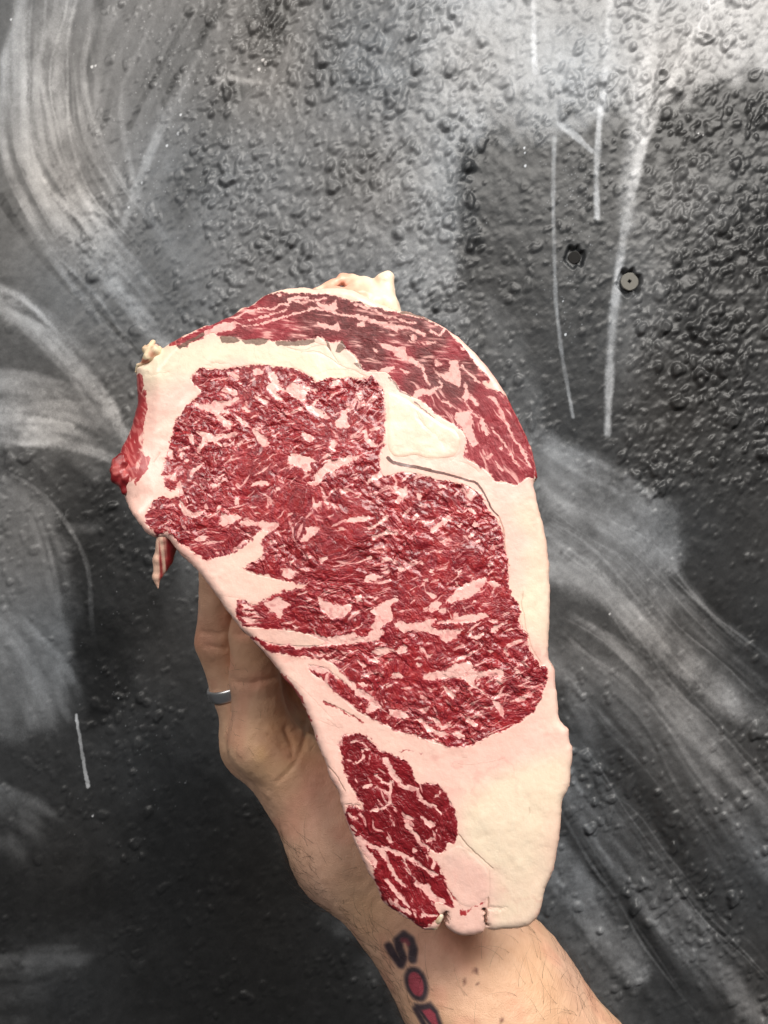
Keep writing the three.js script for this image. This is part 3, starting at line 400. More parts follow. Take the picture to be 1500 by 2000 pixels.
const CAPLINES = [[C1([240, 330, 300, 290, 400, 262, 530, 262, 570, 232, 660, 222, 650, 185, 720, 172, 800, 170]), 4], [C1([250, 380, 380, 388, 460, 368, 560, 338, 640, 312, 720, 300, 840, 252, 920, 268, 1000, 280, 1150, 318, 1300, 340, 1500, 400]), 3.5], [C1([1060, 300, 1200, 322, 1320, 360, 1500, 420]), 5], [C1([300, 350, 420, 330, 540, 300, 640, 260]), 2.5], [C1([660, 180, 760, 210, 860, 190, 960, 180]), 3], [C2([0, 195, 120, 228, 250, 262, 350, 285, 460, 300, 560, 340]), 6], [C2([590, 300, 680, 345, 705, 275]), 4], [C2([0, 110, 120, 130, 240, 190, 380, 230, 480, 250]), 3], [C2([420, 400, 540, 405, 640, 410]), 2], [C2([545, 590, 560, 680, 600, 740]), 4], [C2([670, 690, 690, 740, 640, 760]), 3], [C2([690, 870, 740, 870, 760, 900]), 4], [C2([840, 580, 920, 650, 980, 720]), 3], [C2([1180, 1010, 1260, 1150, 1330, 1290]), 3], [C2([1230, 1130, 1310, 1230, 1380, 1370]), 3], [C2([1080, 1060, 1180, 1200, 1290, 1380]), 2.5], [C2([1100, 1320, 1160, 1400]), 3], [C2([860, 860, 940, 960, 1000, 1000]), 2.5]];
const TAILLINES = [[[590, 380, 650, 480, 700, 560, 760, 610, 860, 640, 900, 720, 1000, 770, 1080, 850], 52, 10], [[640, 560, 628, 640, 630, 740, 590, 790, 460, 815], 26, 12], [[500, 600, 560, 650, 620, 660], 12, 20], [[300, 225, 400, 225, 445, 290, 400, 300, 400, 350, 340, 390, 260, 380], 12, 10], [[410, 612, 465, 580], 22, 18], [[500, 500, 560, 550, 610, 572], 10, 14], [[770, 870, 820, 880], 30, 24], [[900, 860, 950, 920, 990, 935], 14, 46], [[640, 760, 690, 830], 10, 8], [[620, 870, 650, 950], 10, 7], [[770, 945, 850, 1010, 880, 1080, 960, 1140], 30, 22], [[340, 1055, 440, 1110, 520, 1150, 620, 1160, 740, 1220, 840, 1260, 920, 1310, 960, 1360, 1040, 1370], 34, 16], [[550, 1175, 610, 1270, 650, 1360, 700, 1430, 760, 1480], 30, 18], [[600, 1440, 680, 1540, 760, 1620, 800, 1660], 26, 18], [[860, 1450, 930, 1500, 960, 1560, 1080, 1600], 30, 44], [[960, 1480, 1000, 1560], 40, 40], [[680, 1610, 720, 1680, 800, 1710], 26, 30], [[370, 1120, 440, 1210, 495, 1290], 50, 40], [[270, 850, 350, 900], 22, 10], [[300, 960, 340, 990], 16, 16], [[910, 1740, 1030, 1735], 12, 12], [[940, 1065, 1030, 1050], 14, 12], [[1010, 690, 1070, 655], 16, 10], [[830, 1165, 860, 1165], 22, 22], [[740, 1230, 760, 1290, 840, 1420], 10, 8], [[1020, 1250, 990, 1330], 12, 8], [[1040, 980, 1080, 1060], 6, 5], [[600, 1070, 640, 1100], 18, 8], [[460, 330, 440, 420], 6, 5], [[520, 270, 560, 300], 26, 22], [[860, 1740, 820, 1600], 8, 5], [[930, 1720, 900, 1650], 8, 5]].map(([a, w, v]) => [T5(a), w * 0.225, v * 0.225]);

// ---------------------------------------------------------------- the steak: colour and relief of the cut face
const K = 7000, out2 = curve(OUTLINE, true, 5).map(loc).map(([u, v], i) => [u + 0.0002 * noise2(i * 0.31, 3, 1) + 0.00018 * noise2(i * 0.9, 5, 1), v + 0.0002 * noise2(i * 0.31, 7, 2) + 0.00018 * noise2(i * 0.9, 9, 2)]);
let U0 = 1e9, V0 = 1e9, U1 = -1e9, V1 = -1e9; for (const [u, v] of out2) { U0 = Math.min(U0, u); U1 = Math.max(U1, u); V0 = Math.min(V0, v); V1 = Math.max(V1, v); }
U0 -= 0.003; V0 -= 0.003; const TW = Math.ceil((U1 - U0 + 0.003) * K), TH = Math.ceil((V1 - V0 + 0.003) * K), Q = K * 0.0002;   // Q texels per photograph pixel
const tx2 = (p) => { const [u, v] = loc(p); return [(u - U0) * K, (v - V0) * K]; }, TX = (pts) => pts.map(tx2);
const layer = () => new Layer(TW, TH);
const lean = { eye: layer().fill(TX(EYE)), cap: layer().fill(TX(CAP)), tail: layer().fill(TX(TAIL)) };
const fleck = layer(); for (const f of FLECKS) fleck.fill(TX(f));
for (const f of CAPFLECKS) fleck.fill(TX(f)); for (const [p, w] of CAPLINES) fleck.stroke(TX(curve(p, false, 6)), w * Q * 0.7, w * Q); for (const [p, w, v] of TAILLINES) fleck.stroke(TX(curve(p, false, 6)), w * Q, v * Q);
const red = layer(); red.fill(TX(S4([240, 430, 350, 445, 365, 560, 325, 700, 330, 860, 345, 960, 300, 1080, 240, 1150, 90, 1080, 85, 920, 170, 740, 225, 600])), 0.72);
for (const f of [[340, 450, 355, 520, 300, 640, 290, 770, 240, 800, 210, 760, 200, 690, 250, 600, 270, 510], [190, 740, 130, 850, 105, 980, 170, 1000, 230, 1010, 290, 900, 290, 840, 200, 820], [50, 1060, 100, 1000, 190, 1060, 200, 1110, 160, 1200, 90, 1130], [330, 930, 375, 960, 370, 1040, 320, 1110, 260, 1180, 300, 1070], [240, 300, 320, 330, 320, 420, 280, 480, 240, 440], [300, 180, 360, 180, 350, 240, 290, 250], [500, 60, 560, 50, 640, 60, 620, 125, 520, 130]].map(S4)) red.fill(TX(f));
for (const f of [[870, 930, 960, 985, 1060, 1130, 1115, 1195, 1040, 1180, 960, 1060], [1060, 1200, 1110, 1250, 1160, 1340, 1130, 1340], [1180, 1420, 1210, 1500, 1190, 1500]].map(T3)) red.fill(TX(f));
for (const [p, w] of [[T3([1250, 1180, 1400, 1260, 1500, 1320, 1560, 1350]), 3], [B5([190, 1440, 270, 1540, 360, 1650, 400, 1680]), 2], [B5([380, 1690, 470, 1650, 560, 1590]), 2.4], [B5([360, 1690, 400, 1700]), 7], [T5([700, 330, 800, 270, 900, 330]), 2], [C2([960, 600, 1060, 700]), 8], [C2([1190, 830, 1290, 960, 1350, 1080, 1410, 1290, 1440, 1440]), 9]]) red.stroke(TX(p), w * Q, w * Q, 0.9);
const grey = layer();
for (const f of [[120, 470, 250, 470, 280, 505, 240, 520, 130, 520], [285, 497, 500, 490, 490, 520, 430, 545, 320, 532], [550, 520, 700, 507, 850, 492, 860, 512, 800, 540, 650, 550, 560, 546], [945, 490, 975, 520, 1000, 600, 955, 545], [1040, 540, 1075, 500, 1110, 560, 1060, 600, 1020, 590], [1160, 680, 1210, 690, 1240, 735, 1190, 720]].map(C1)) grey.fill(TX(f));
for (const [p, w] of [[S4([615, 150, 680, 110, 790, 50]), 9], [C2([275, 680, 325, 730, 370, 790, 445, 832]), 4], [C2([475, 868, 540, 920, 640, 995]), 3], [T2([235, 380, 240, 560, 245, 690]), 1.2], [C2([380, 160, 480, 175, 580, 215]), 7]]) grey.stroke(TX(curve(p, false, 6)), w * Q, w * Q * 0.7, 0.9);
const SKIN_LINE = [...T2([250, 790, 280, 820, 380, 845, 480, 862, 580, 885, 700, 915, 820, 945, 925, 975, 970, 1020, 1010, 1090, 1060, 1185, 1105, 1235])];
const cream = layer();
for (const f of [PX([270, 660, 330, 670, 380, 665, 440, 660, 540, 675, 640, 680, 690, 720, 720, 738, 640, 740, 600, 722, 520, 712, 440, 720, 370, 735, 330, 745, 280, 740]), PX([1035, 950, 1060, 1010, 1075, 1110, 1075, 1280, 1050, 1290, 1030, 1220, 1020, 1120, 1010, 1020]), PX([900, 1560, 1000, 1500, 1120, 1460, 1110, 1560, 1080, 1720, 1050, 1815, 950, 1825, 955, 1700, 905, 1640]), PX([560, 550, 700, 560, 790, 610, 700, 590, 560, 572])]) cream.fill(TX(f));
cream.blur(26, 2);
const crack = layer();
for (const [p, w] of [[B5([330, 1010, 400, 1100, 500, 1200, 630, 1310]), 1.8], [B5([560, 1665, 572, 1720, 580, 1815]), 5], [B5([590, 1570, 592, 1660]), 2.4], [B5([190, 1440, 270, 1540, 330, 1600]), 1.6], [B5([600, 1320, 604, 1440, 600, 1560]), 1.2], [B5([940, 780, 948, 815, 938, 850]), 1.3], [B5([330, 410, 430, 415, 600, 390, 730, 355]), 0.9], [B5([360, 350, 400, 352]), 1.2], [B5([560, 1610, 540, 1640, 560, 1690]), 1.2],
  [T4([1300, 330, 1288, 430, 1315, 530, 1328, 640, 1380, 780, 1440, 885]), 1.6], [T2([1110, 1240, 1150, 1350, 1160, 1500]), 2], [T4([1160, 0, 1190, 130]), 1.2], [S4([460, 925, 440, 960, 412, 995]), 1.4], [S4([330, 650, 330, 760, 320, 870]), 1], [S4([300, 880, 260, 960, 245, 1010]), 1], [T3([410, 345, 500, 365, 620, 378]), 1], [T3([1250, 1180, 1400, 1250, 1500, 1310]), 1.8], [T3([870, 935, 980, 1000, 1100, 1100, 1240, 1240, 1330, 1330]), 1],
  [C1([750, 600, 860, 590, 960, 630, 1040, 690, 1100, 720, 1180, 745, 1250, 785]), 1.3], [C1([640, 560, 760, 585, 860, 550, 950, 545, 1000, 610, 1040, 680]), 1.3], [C1([860, 440, 850, 510, 930, 545]), 1.3], [C1([870, 775, 960, 740, 1100, 735, 1260, 780]), 0.9], [C1([800, 105, 850, 95, 960, 85]), 1], [C1([380, 540, 400, 660]), 0.7], [C2([490, 940, 540, 1040, 620, 1110]), 0.9], [C2([480, 1285, 560, 1320, 680, 1325]), 0.9], [C2([760, 1330, 830, 1260, 825, 1170]), 1], [C2([830, 1330, 930, 1375, 960, 1400, 975, 1420]), 1.2],
  [T3([1270, 1320, 1380, 1400]), 1.2], [S4([500, 1580, 560, 1640, 680, 1720]), 1.6], [T5([90, 430, 170, 520, 240, 650]), 2], [T5([0, 30, 130, 80, 230, 100]), 1]]) crack.stroke(TX(curve(p, false, 6)), w * Q * 0.9, w * Q * 0.7, w > 1.7 ? 1 : w > 1.25 ? 0.6 : 0.35);
const deep = layer();                                   // open folds and gaps
for (const [p, w, v] of [[T1([600, 1065, 680, 1085, 760, 1060, 860, 1010]), 5, 1], [T1([300, 960, 340, 880, 395, 790]), 3, 0.5], [T1([480, 930, 560, 850, 640, 810]), 3, 0.4], [T4([260, 30, 370, 70, 500, 170]), 5, 1], [T4([840, 60, 870, 120, 940, 160, 1030, 160]), 5, 0.9], [T4([640, 260, 780, 290, 880, 250]), 4, 0.8], [T4([840, 1160, 920, 1240, 1020, 1310, 1150, 1370]), 5, 1], [T4([700, 990, 790, 1060, 860, 1130, 880, 1200]), 5, 0.9], [T4([470, 1040, 520, 1130, 540, 1240, 620, 1330]), 5, 0.8], [T4([0, 800, 150, 820, 320, 830, 460, 960]), 3, 0.6], [T4([260, 1010, 420, 1060, 500, 1190]), 4, 0.7], [T4([1010, 640, 1100, 730, 1180, 800]), 4, 0.6], [T4([640, 1180, 760, 1260, 860, 1370]), 4, 0.6],
  [T2([0, 360, 100, 350, 200, 420]), 3, 0.6], [T2([0, 650, 60, 720, 180, 770]), 4, 0.7], [T2([530, 1120, 640, 1130, 720, 1200]), 4, 0.9], [T2([770, 1000, 860, 1100, 960, 1240]), 4, 0.8], [T2([90, 1010, 180, 1100, 320, 1120]), 3, 0.7], [T2([100, 1240, 200, 1260, 290, 1220]), 3, 0.6], [T2([830, 1250, 900, 1320, 1010, 1420]), 4, 0.7], [T1([870, 390, 1000, 490, 1130, 560]), 3, 0.5], [T1([650, 200, 760, 290, 860, 380, 960, 420]), 3, 0.6], [T1([860, 900, 1000, 960, 1180, 1010]), 3, 0.6], [T1([1240, 1130, 1330, 1140, 1500, 1180]), 3, 0.5], [T1([410, 150, 560, 160, 660, 200]), 3, 0.5], [T1([60, 1330, 90, 1230, 100, 1120]), 3, 0.6], [T3([1060, 790, 1250, 800, 1400, 870]), 3, 0.5],
  [B5([500, 1050, 600, 1015, 740, 1000, 860, 960]), 9, 0.14], [B5([600, 1160, 680, 1175, 760, 1240, 800, 1330]), 9, 0.16], [B5([930, 700, 955, 800, 930, 900]), 9, 0.16], [B5([660, 1340, 780, 1420, 850, 1470]), 8, 0.12], [B5([610, 1660, 700, 1670, 740, 1650]), 4, 0.4], [C2([480, 900, 540, 1040, 640, 1120, 700, 1200]), 5, 0.25], [C1([0, 700, 150, 690, 260, 720, 420, 700]), 3, 0.25], [S4([350, 330, 420, 350, 560, 320]), 3, 0.2], [S4([270, 1240, 220, 1320]), 4, 0.4], [T3([330, 270, 420, 360, 520, 500, 640, 640]), 4, 0.25],
  [B5([222, 1730, 228, 1780, 205, 1840]), 8, 2.4], [B5([562, 1670, 575, 1740, 582, 1815]), 5, 2.0], [T5([250, 770, 330, 770, 410, 815]), 3, 0.8], [C1([640, 300, 640, 390, 600, 430]), 3, 0.5], [T1([1150, 170, 1160, 250, 1120, 330]), 2, 0.4]]) deep.stroke(TX(curve(p, false, 6)), w * Q * (v < 1.5 ? 1.0 : 0.7), w * Q * 0.4, v < 1.5 ? v * 0.62 : v, w * Q * (v < 1.5 ? 1.1 : 0.5));
const skin = layer().stroke(TX(curve(SKIN_LINE, false, 5)), 7 * Q, 3 * Q);
for (const l of Object.values(lean)) l.blur(3, 2); fleck.blur(3, 1); red.blur(2, 1); grey.blur(2, 1); crack.blur(1, 1);
const kern = layer().fill(TX(curve(KERNEL, true, 6))), lobe = layer().fill(TX(curve(LOBE, true, 6))); kern.blur(2, 2); lobe.blur(2, 2);
const near = layer(); for (let q = 0; q < TW * TH; q++) near.d[q] = Math.max(lean.eye.d[q], lean.cap.d[q], lean.tail.d[q]); near.blur(14, 2);
const halo = fleck.copy().blur(7, 2);
const HB = layer(), HFn = layer(), faceCol = new Uint8Array(TW * TH * 4);
{
  const edge = (m, lo, hi) => smooth(lo, hi, m);
  const rot = (a) => [Math.cos(a), Math.sin(a)], [c1, s1] = rot(-0.62), [c2, s2] = rot(0.38), [c3, s3] = rot(-1.05), [c4, s4] = rot(-0.1), gr = rng(3);
  for (let j = 0; j < TH; j++) for (let i = 0; i < TW; i++) {
    const q = j * TW + i, wf = 1.2 * noise2(i * 0.42, j * 0.42, 7), wg = 1.2 * noise2(i * 0.42, j * 0.42, 8), wx = wf + 3.0 * noise2(i * 0.16, j * 0.16, 1) + 4 * noise2(i * 0.05, j * 0.05, 2), wy = wg + 3.0 * noise2(i * 0.16, j * 0.16, 3) + 4 * noise2(i * 0.05, j * 0.05, 4);
    const x = i + wx, y = j + wy, e = lean.eye.at(x, y), c = lean.cap.at(x, y), t = lean.tail.at(x, y);
    const ms = Math.max(e, c, t), fk = fleck.at(i + wx * 0.8, j + wy * 0.8), fine = noise2(i * 0.55, j * 0.55, 6);
    const I = i + 60 * fbm2(i * 0.005, j * 0.005, 85, 2) + 10 * noise2(i * 0.025, j * 0.025, 87), J = j + 60 * fbm2(i * 0.005, j * 0.005, 86, 2) + 10 * noise2(i * 0.025, j * 0.025, 88), a1 = (I * c1 + J * s1), b1 = (-I * s1 + J * c1), a2 = (I * c2 + J * s2), b2 = (-I * s2 + J * c2), a3 = (I * c3 + J * s3), b3 = (-I * s3 + J * c3), a4 = i * c4 + j * s4, b4 = -i * s4 + j * c4;
    // small marbling between the traced flecks
    let mb = 0;
    if (e > 0.3) { const m1 = fbm2(a2 * 0.03 + wx * 0.05, b2 * 0.12 + wy * 0.05, 11, 3), m2 = fbm2(a1 * 0.03, b1 * 0.09, 14, 3); const lw = 0.05 * smooth(TH * 0.55, TH * 0.35, j); const m3 = fbm2(a2 * 0.018 + wx * 0.03, b2 * 0.08 + wy * 0.03, 12, 3); mb = Math.max(0.8 * smooth(0.38, 0.54, m3), 0.22 * smooth(0.16 - lw, 0.4 - lw, m1) + 0.68 * smooth(0.36 - lw, 0.5 - lw, m1), 0.8 * smooth(0.4, 0.54, m2)); }
    else if (c > 0.3) { const hi = smooth(TH * 0.86, TH * 0.8, j); const m1 = lerp(fbm2(a4 * 0.02, b4 * 0.12, 16, 3), fbm2(a3 * 0.022, b3 * 0.11, 18, 3), hi); mb = 0.35 * smooth(0.1, 0.38, m1) + 0.5 * smooth(0.3, 0.48, m1); }
    else if (t > 0.3) { const m1 = fbm2(a3 * 0.02, b3 * 0.11, 19, 3); mb = 0.8 * smooth(0.36, 0.44, m1); }
    const fatK = Math.max(edge(fk + 0.08 * fine + (fk > 0.03 ? 0.3 * noise2(a1 * 0.09, b1 * 0.34, 9) : 0), 0.06, 0.5), mb) * (1 - 0.22 * smooth(0.2, 0.7, noise2(i * 0.1, j * 0.1, 13) + 0.3 * fine)) * (c > e ? 0.92 : 1), Lm = ms < 0.03 ? 0 : edge(ms + 0.1 * fine + 0.34 * noise2(a1 * 0.1, b1 * 0.36, 5) + 0.2 * noise2(i * 0.06, j * 0.06, 10), 0.22, 0.8), L = Lm * (1 - fatK);
    // colour, sRGB
    const n1 = fbm2(i * 0.018, j * 0.018, 23, 3), fib = c > e ? lerp(noise2(a4 * 0.12, b4 * 0.55, 25), noise2(a3 * 0.12, b3 * 0.55, 26), smooth(TH * 0.86, TH * 0.8, j)) : t > e ? noise2(a3 * 0.1, b3 * 0.5, 27) : noise2(a1 * 0.24 + wx * 0.15, b1 * 0.36 + wy * 0.15, 28), pink = smooth(0.05, 0.75, fbm2(a1 * 0.05, b1 * 0.11, 29, 3) + 0.45 * fib);
    let lr, lg, lb;
    if (e >= c && e >= t) { const dk = 26 * fbm2(a1 * 0.09 + wx * 0.1, b1 * 0.16 + wy * 0.1, 30, 2); lr = 139 + 30 * n1 + 16 * fib + dk; lg = 28 + 14 * n1 + 9 * fib + 0.4 * dk; lb = 36 + 13 * n1 + 8 * fib; const p = clamp(0.34 * pink + 0.42 * halo.d[q] * (0.6 + 0.5 * fib)); lr = lerp(lr, 206, p); lg = lerp(lg, 104, p); lb = lerp(lb, 106, p); }
    else if (c >= t) { const old = smooth(-0.2, 0.4, fbm2(i * 0.012, j * 0.012, 35, 2) + 0.6 * (j / TH - 0.84) * 5); lr = lerp(142, 102, old) + 16 * fib + 16 * n1; lg = lerp(46, 46, old) + 10 * fib + 8 * n1; lb = lerp(54, 47, old) + 10 * fib + 8 * n1; const p = clamp(0.32 * pink + 0.5 * halo.d[q] * (0.6 + 0.5 * fib)); lr = lerp(lr, 196, p); lg = lerp(lg, 112, p); lb = lerp(lb, 114, p); }
    else { const fl = noise2(a3 * 0.05, b3 * 0.85, 24); lr = 124 + 20 * n1 + 12 * fib + 16 * fl; lg = 17 + 8 * n1 + 7 * fib + 12 * Math.max(0, fl); lb = 26 + 8 * n1 + 8 * fib + 12 * Math.max(0, fl); const p = 0.16 * pink; lr = lerp(lr, 180, p); lg = lerp(lg, 80, p); lb = lerp(lb, 80, p); }  // fl: sheen of the fibres, painted in as lighter streaks
    const gnoise = fbm2(a1 * 0.03, b1 * 0.1, 42, 3) * 2, n2 = fbm2(i * 0.008, j * 0.008, 41, 3), cr = clamp(cream.at(i + 30 * n2, j + 30 * n2) + 0.5 * n2 + kern.d[q] * 0.6), inM = smooth(0.2, 0.8, ms);
    let fr = lerp(245, 241, cr) + 4 * n2, fg = lerp(202, 219, cr) + 9 * n2, fb = lerp(188, 194, cr) + 9 * n2; fr = lerp(fr, 243, inM * 0.85); fg = lerp(fg, 188, inM * 0.85); fb = lerp(fb, 180, inM * 0.85); const stain = near.d[q] * (0.55 + 0.45 * gnoise) * (1 - inM); fg -= 16 * stain; fb -= 15 * stain; const vein = smooth(0.8, 0.97, 1 - Math.abs(fbm2(i * 0.012 + wx * 0.02, j * 0.012, 49, 3)) * 2.2) * smooth(0.0, 0.4, fbm2(i * 0.01, j * 0.01, 50, 2)); fr -= 3 * vein; fg -= 9 * vein; fb -= 8 * vein; const gra = fbm2(i * 0.16, j * 0.09, 52, 2); fr += 2 * gra; fg += 4 * gra; fb += 5 * gra;
    const spot = smooth(0.42, 0.6, noise2(i * 0.03, j * 0.03, 44) * noise2(i * 0.011, j * 0.011, 45)) * 0.25; fr -= 14 * spot; fg -= 40 * spot; fb -= 36 * spot; fr += fine * 1.5; fg += fine * 2; fb += fine * 2;
    let r = lerp(fr, lr, L), g = lerp(fg, lg, L), b = lerp(fb, lb, L);
    const rv = red.at(x, y), rd = rv < 0.03 ? 0 : edge(rv + 0.6 * fbm2(a3 * 0.03, b3 * 0.1, 47, 3), 0.35, 0.75) * (1 - L); const str = smooth(-0.05, 0.3, fbm2(a3 * 0.025, b3 * 0.16, 48, 3)) * 0.6; r = lerp(r, lerp(150 + 24 * n1, 215, str), rd * 0.9); g = lerp(g, lerp(34, 128, str), rd * 0.9); b = lerp(b, lerp(40, 122, str), rd * 0.9);
    const gy = edge(grey.at(x * 0.5 + i * 0.5, y * 0.5 + j * 0.5) + 0.1 * fine, 0.3, 0.7) * 0.85; r = lerp(r, 118 + 16 * fib, gy); g = lerp(g, 92 + 14 * fib, gy); b = lerp(b, 80 + 12 * fib, gy);
    const sk = edge(skin.at(i + wx * 0.3, j + wy * 0.3), 0.3, 0.7); r = lerp(r, 112 + 14 * fib, sk); g = lerp(g, 78 + 12 * fib, sk); b = lerp(b, 72 + 10 * fib, sk);
    const ck = clamp(crack.at(i + wx * 0.3, j + wy * 0.3)); r = lerp(r, 140, ck * 0.55); g = lerp(g, 100, ck * 0.55); b = lerp(b, 80, ck * 0.55);
    faceCol[q * 4] = clamp(r, 0, 255); faceCol[q * 4 + 1] = clamp(g, 0, 255); faceCol[q * 4 + 2] = clamp(b, 0, 255); faceCol[q * 4 + 3] = 255;
    // relief in millimetres
    const r1 = Math.min(1, Math.abs(fbm2(a1 * 0.026 + wx * 0.06, b1 * 0.046 + wy * 0.06, 71, 2)) * 3.4), r2 = Math.min(1, Math.abs(noise2(a1 * 0.07 + 9 + wx * 0.1, b1 * 0.12 + wy * 0.1, 73)) * 2.2), ridge = (c > e ? 0.35 : t > e ? 0.55 : 1) * (0.4 + 1.0 * smooth(-0.3, 0.35, fbm2(i * 0.009, j * 0.009, 74, 2) + 0.25 * smooth(TH * 0.5, TH * 0.3, j)));
    const lump = ridge * (0.6 * Math.pow(r1, 0.7) + 0.4 * Math.pow(r2, 0.7) + 0.5 * fbm2(i * 0.02, j * 0.02, 75, 2));
    const und = 0.5 * fbm2(i * 0.006, j * 0.006, 77, 2) + 0.3 * fbm2(i * 0.022, j * 0.022, 79, 3);
    HB.d[q] = und + lerp(0.0, lump - 0.62 * ridge, Lm * (1 - 0.75 * edge(fk, 0.3, 0.62))) - 1.9 * deep.at(i + wx * 1.2, j + wy * 1.2) * (0.75 + 0.5 * noise2(i * 0.05, j * 0.05, 72)) - 0.5 * ck;
    HFn.d[q] = L * (0.07 * fib + 0.22 * fbm2(i * 0.12 + wx * 0.2, j * 0.12 + wy * 0.2, 81, 3) + 0.04 * fine) * (c > e ? 1 : 1) + (1 - L) * (0.02 * fine + 0.09 * fbm2(i * 0.1, j * 0.1, 83, 3)) - 0.12 * fatK * Lm;
  }
}
const HS = HB.copy().blur(2, 2), bumpData = new Uint8Array(TW * TH * 4);
for (let q = 0; q < TW * TH; q++) { const b = clamp(128 + 127 * (HFn.d[q] + 0.8 * (HB.d[q] - HS.d[q])), 0, 255); bumpData[q * 4] = bumpData[q * 4 + 1] = bumpData[q * 4 + 2] = b; bumpData[q * 4 + 3] = 255; }
const faceMap = tex(faceCol, TW, TH, true), faceBump = tex(bumpData, TW, TH);
const fatMat = new THREE.MeshPhysicalMaterial({ name: 'beef_fat', map: faceMap, bumpMap: faceBump, bumpScale: 0.0013, roughness: 0.45, specularIntensity: 0.7, clearcoat: 0.5, clearcoatRoughness: 0.25 });
const leanMat = new THREE.MeshPhysicalMaterial({ name: 'lean_beef', map: faceMap, bumpMap: faceBump, bumpScale: 0.0014, roughness: 0.4, specularIntensity: 0.8, clearcoat: 0.6, clearcoatRoughness: 0.16 });
const agedMat = new THREE.MeshPhysicalMaterial({ name: 'dry_beef', map: faceMap, bumpMap: faceBump, bumpScale: 0.0015, roughness: 0.62, specularIntensity: 0.5, clearcoat: 0.12, clearcoatRoughness: 0.35 });

// ---------------------------------------------------------------- the steak: parts
const THICK = 0.034;
const bulge = (u, v) => { const d = (px, py, r) => { const [a, b] = loc([px, py]); return Math.exp(-((u - a) ** 2 + (v - b) ** 2) / (r * r)); }; return 0.003 * d(640, 1000, 0.06) + 0.002 * d(900, 1250, 0.045) - 0.0025 * d(560, 1300, 0.02) - 0.004 * d(240, 850, 0.02) - 0.003 * d(750, 1750, 0.02) + 0.002 * d(980, 1620, 0.03); };
const sample = (L, u, v) => L.at((u - U0) * K, (v - V0) * K);
const rimDrop = (u, v, d) => { const [a] = loc([300, 850]), left = smooth(0.012, -0.004, u - a) * smooth(loc([300, 1010])[1], loc([300, 960])[1], v), R = lerp(0.0035, 0.016, left), k = clamp(1 - d / R); return -lerp(0.0025, 0.009, left) * (1 - Math.sqrt(Math.max(0, 1 - k * k))); };
const MUSCLES = [EYE, CAP, TAIL].map((p) => curve(p, true, 6).map(loc));
const mmask = layer(); for (const m of MUSCLES) mmask.fill(m.map(([u, v]) => [(u - U0) * K, (v - V0) * K])); mmask.blur(5, 2);
const surfaceZ = (u, v, d) => bulge(u, v) + 0.001 * sample(HB, u, v) + rimDrop(u, v, d);
function slab(name, poly, h, zOf, mat, skirt, parent = steak) {
  const g = regionGrid(poly, h), n = g.xs.length, pos = [], uv = [];
  for (let i = 0; i < n; i++) { const u = g.xs[i], v = g.ys[i]; pos.push(u, v, zOf(u, v)); uv.push((u - U0) * K / TW, (v - V0) * K / TH); }
  const idx = g.idx.slice(), map = new Map(), low = (a) => { if (!map.has(a)) { map.set(a, pos.length / 3); for (const s of [0, skirt]) { pos.push(pos[a * 3], pos[a * 3 + 1], pos[a * 3 + 2] - s); uv.push(uv[a * 2], uv[a * 2 + 1]); } } return map.get(a); };
  if (skirt) for (const [a, b] of g.edges) { const c = low(a), d = low(b); idx.push(d, c, c + 1, d, c + 1, d + 1); }
  return mesh(name, geom(pos, idx, uv), mat, parent);
}
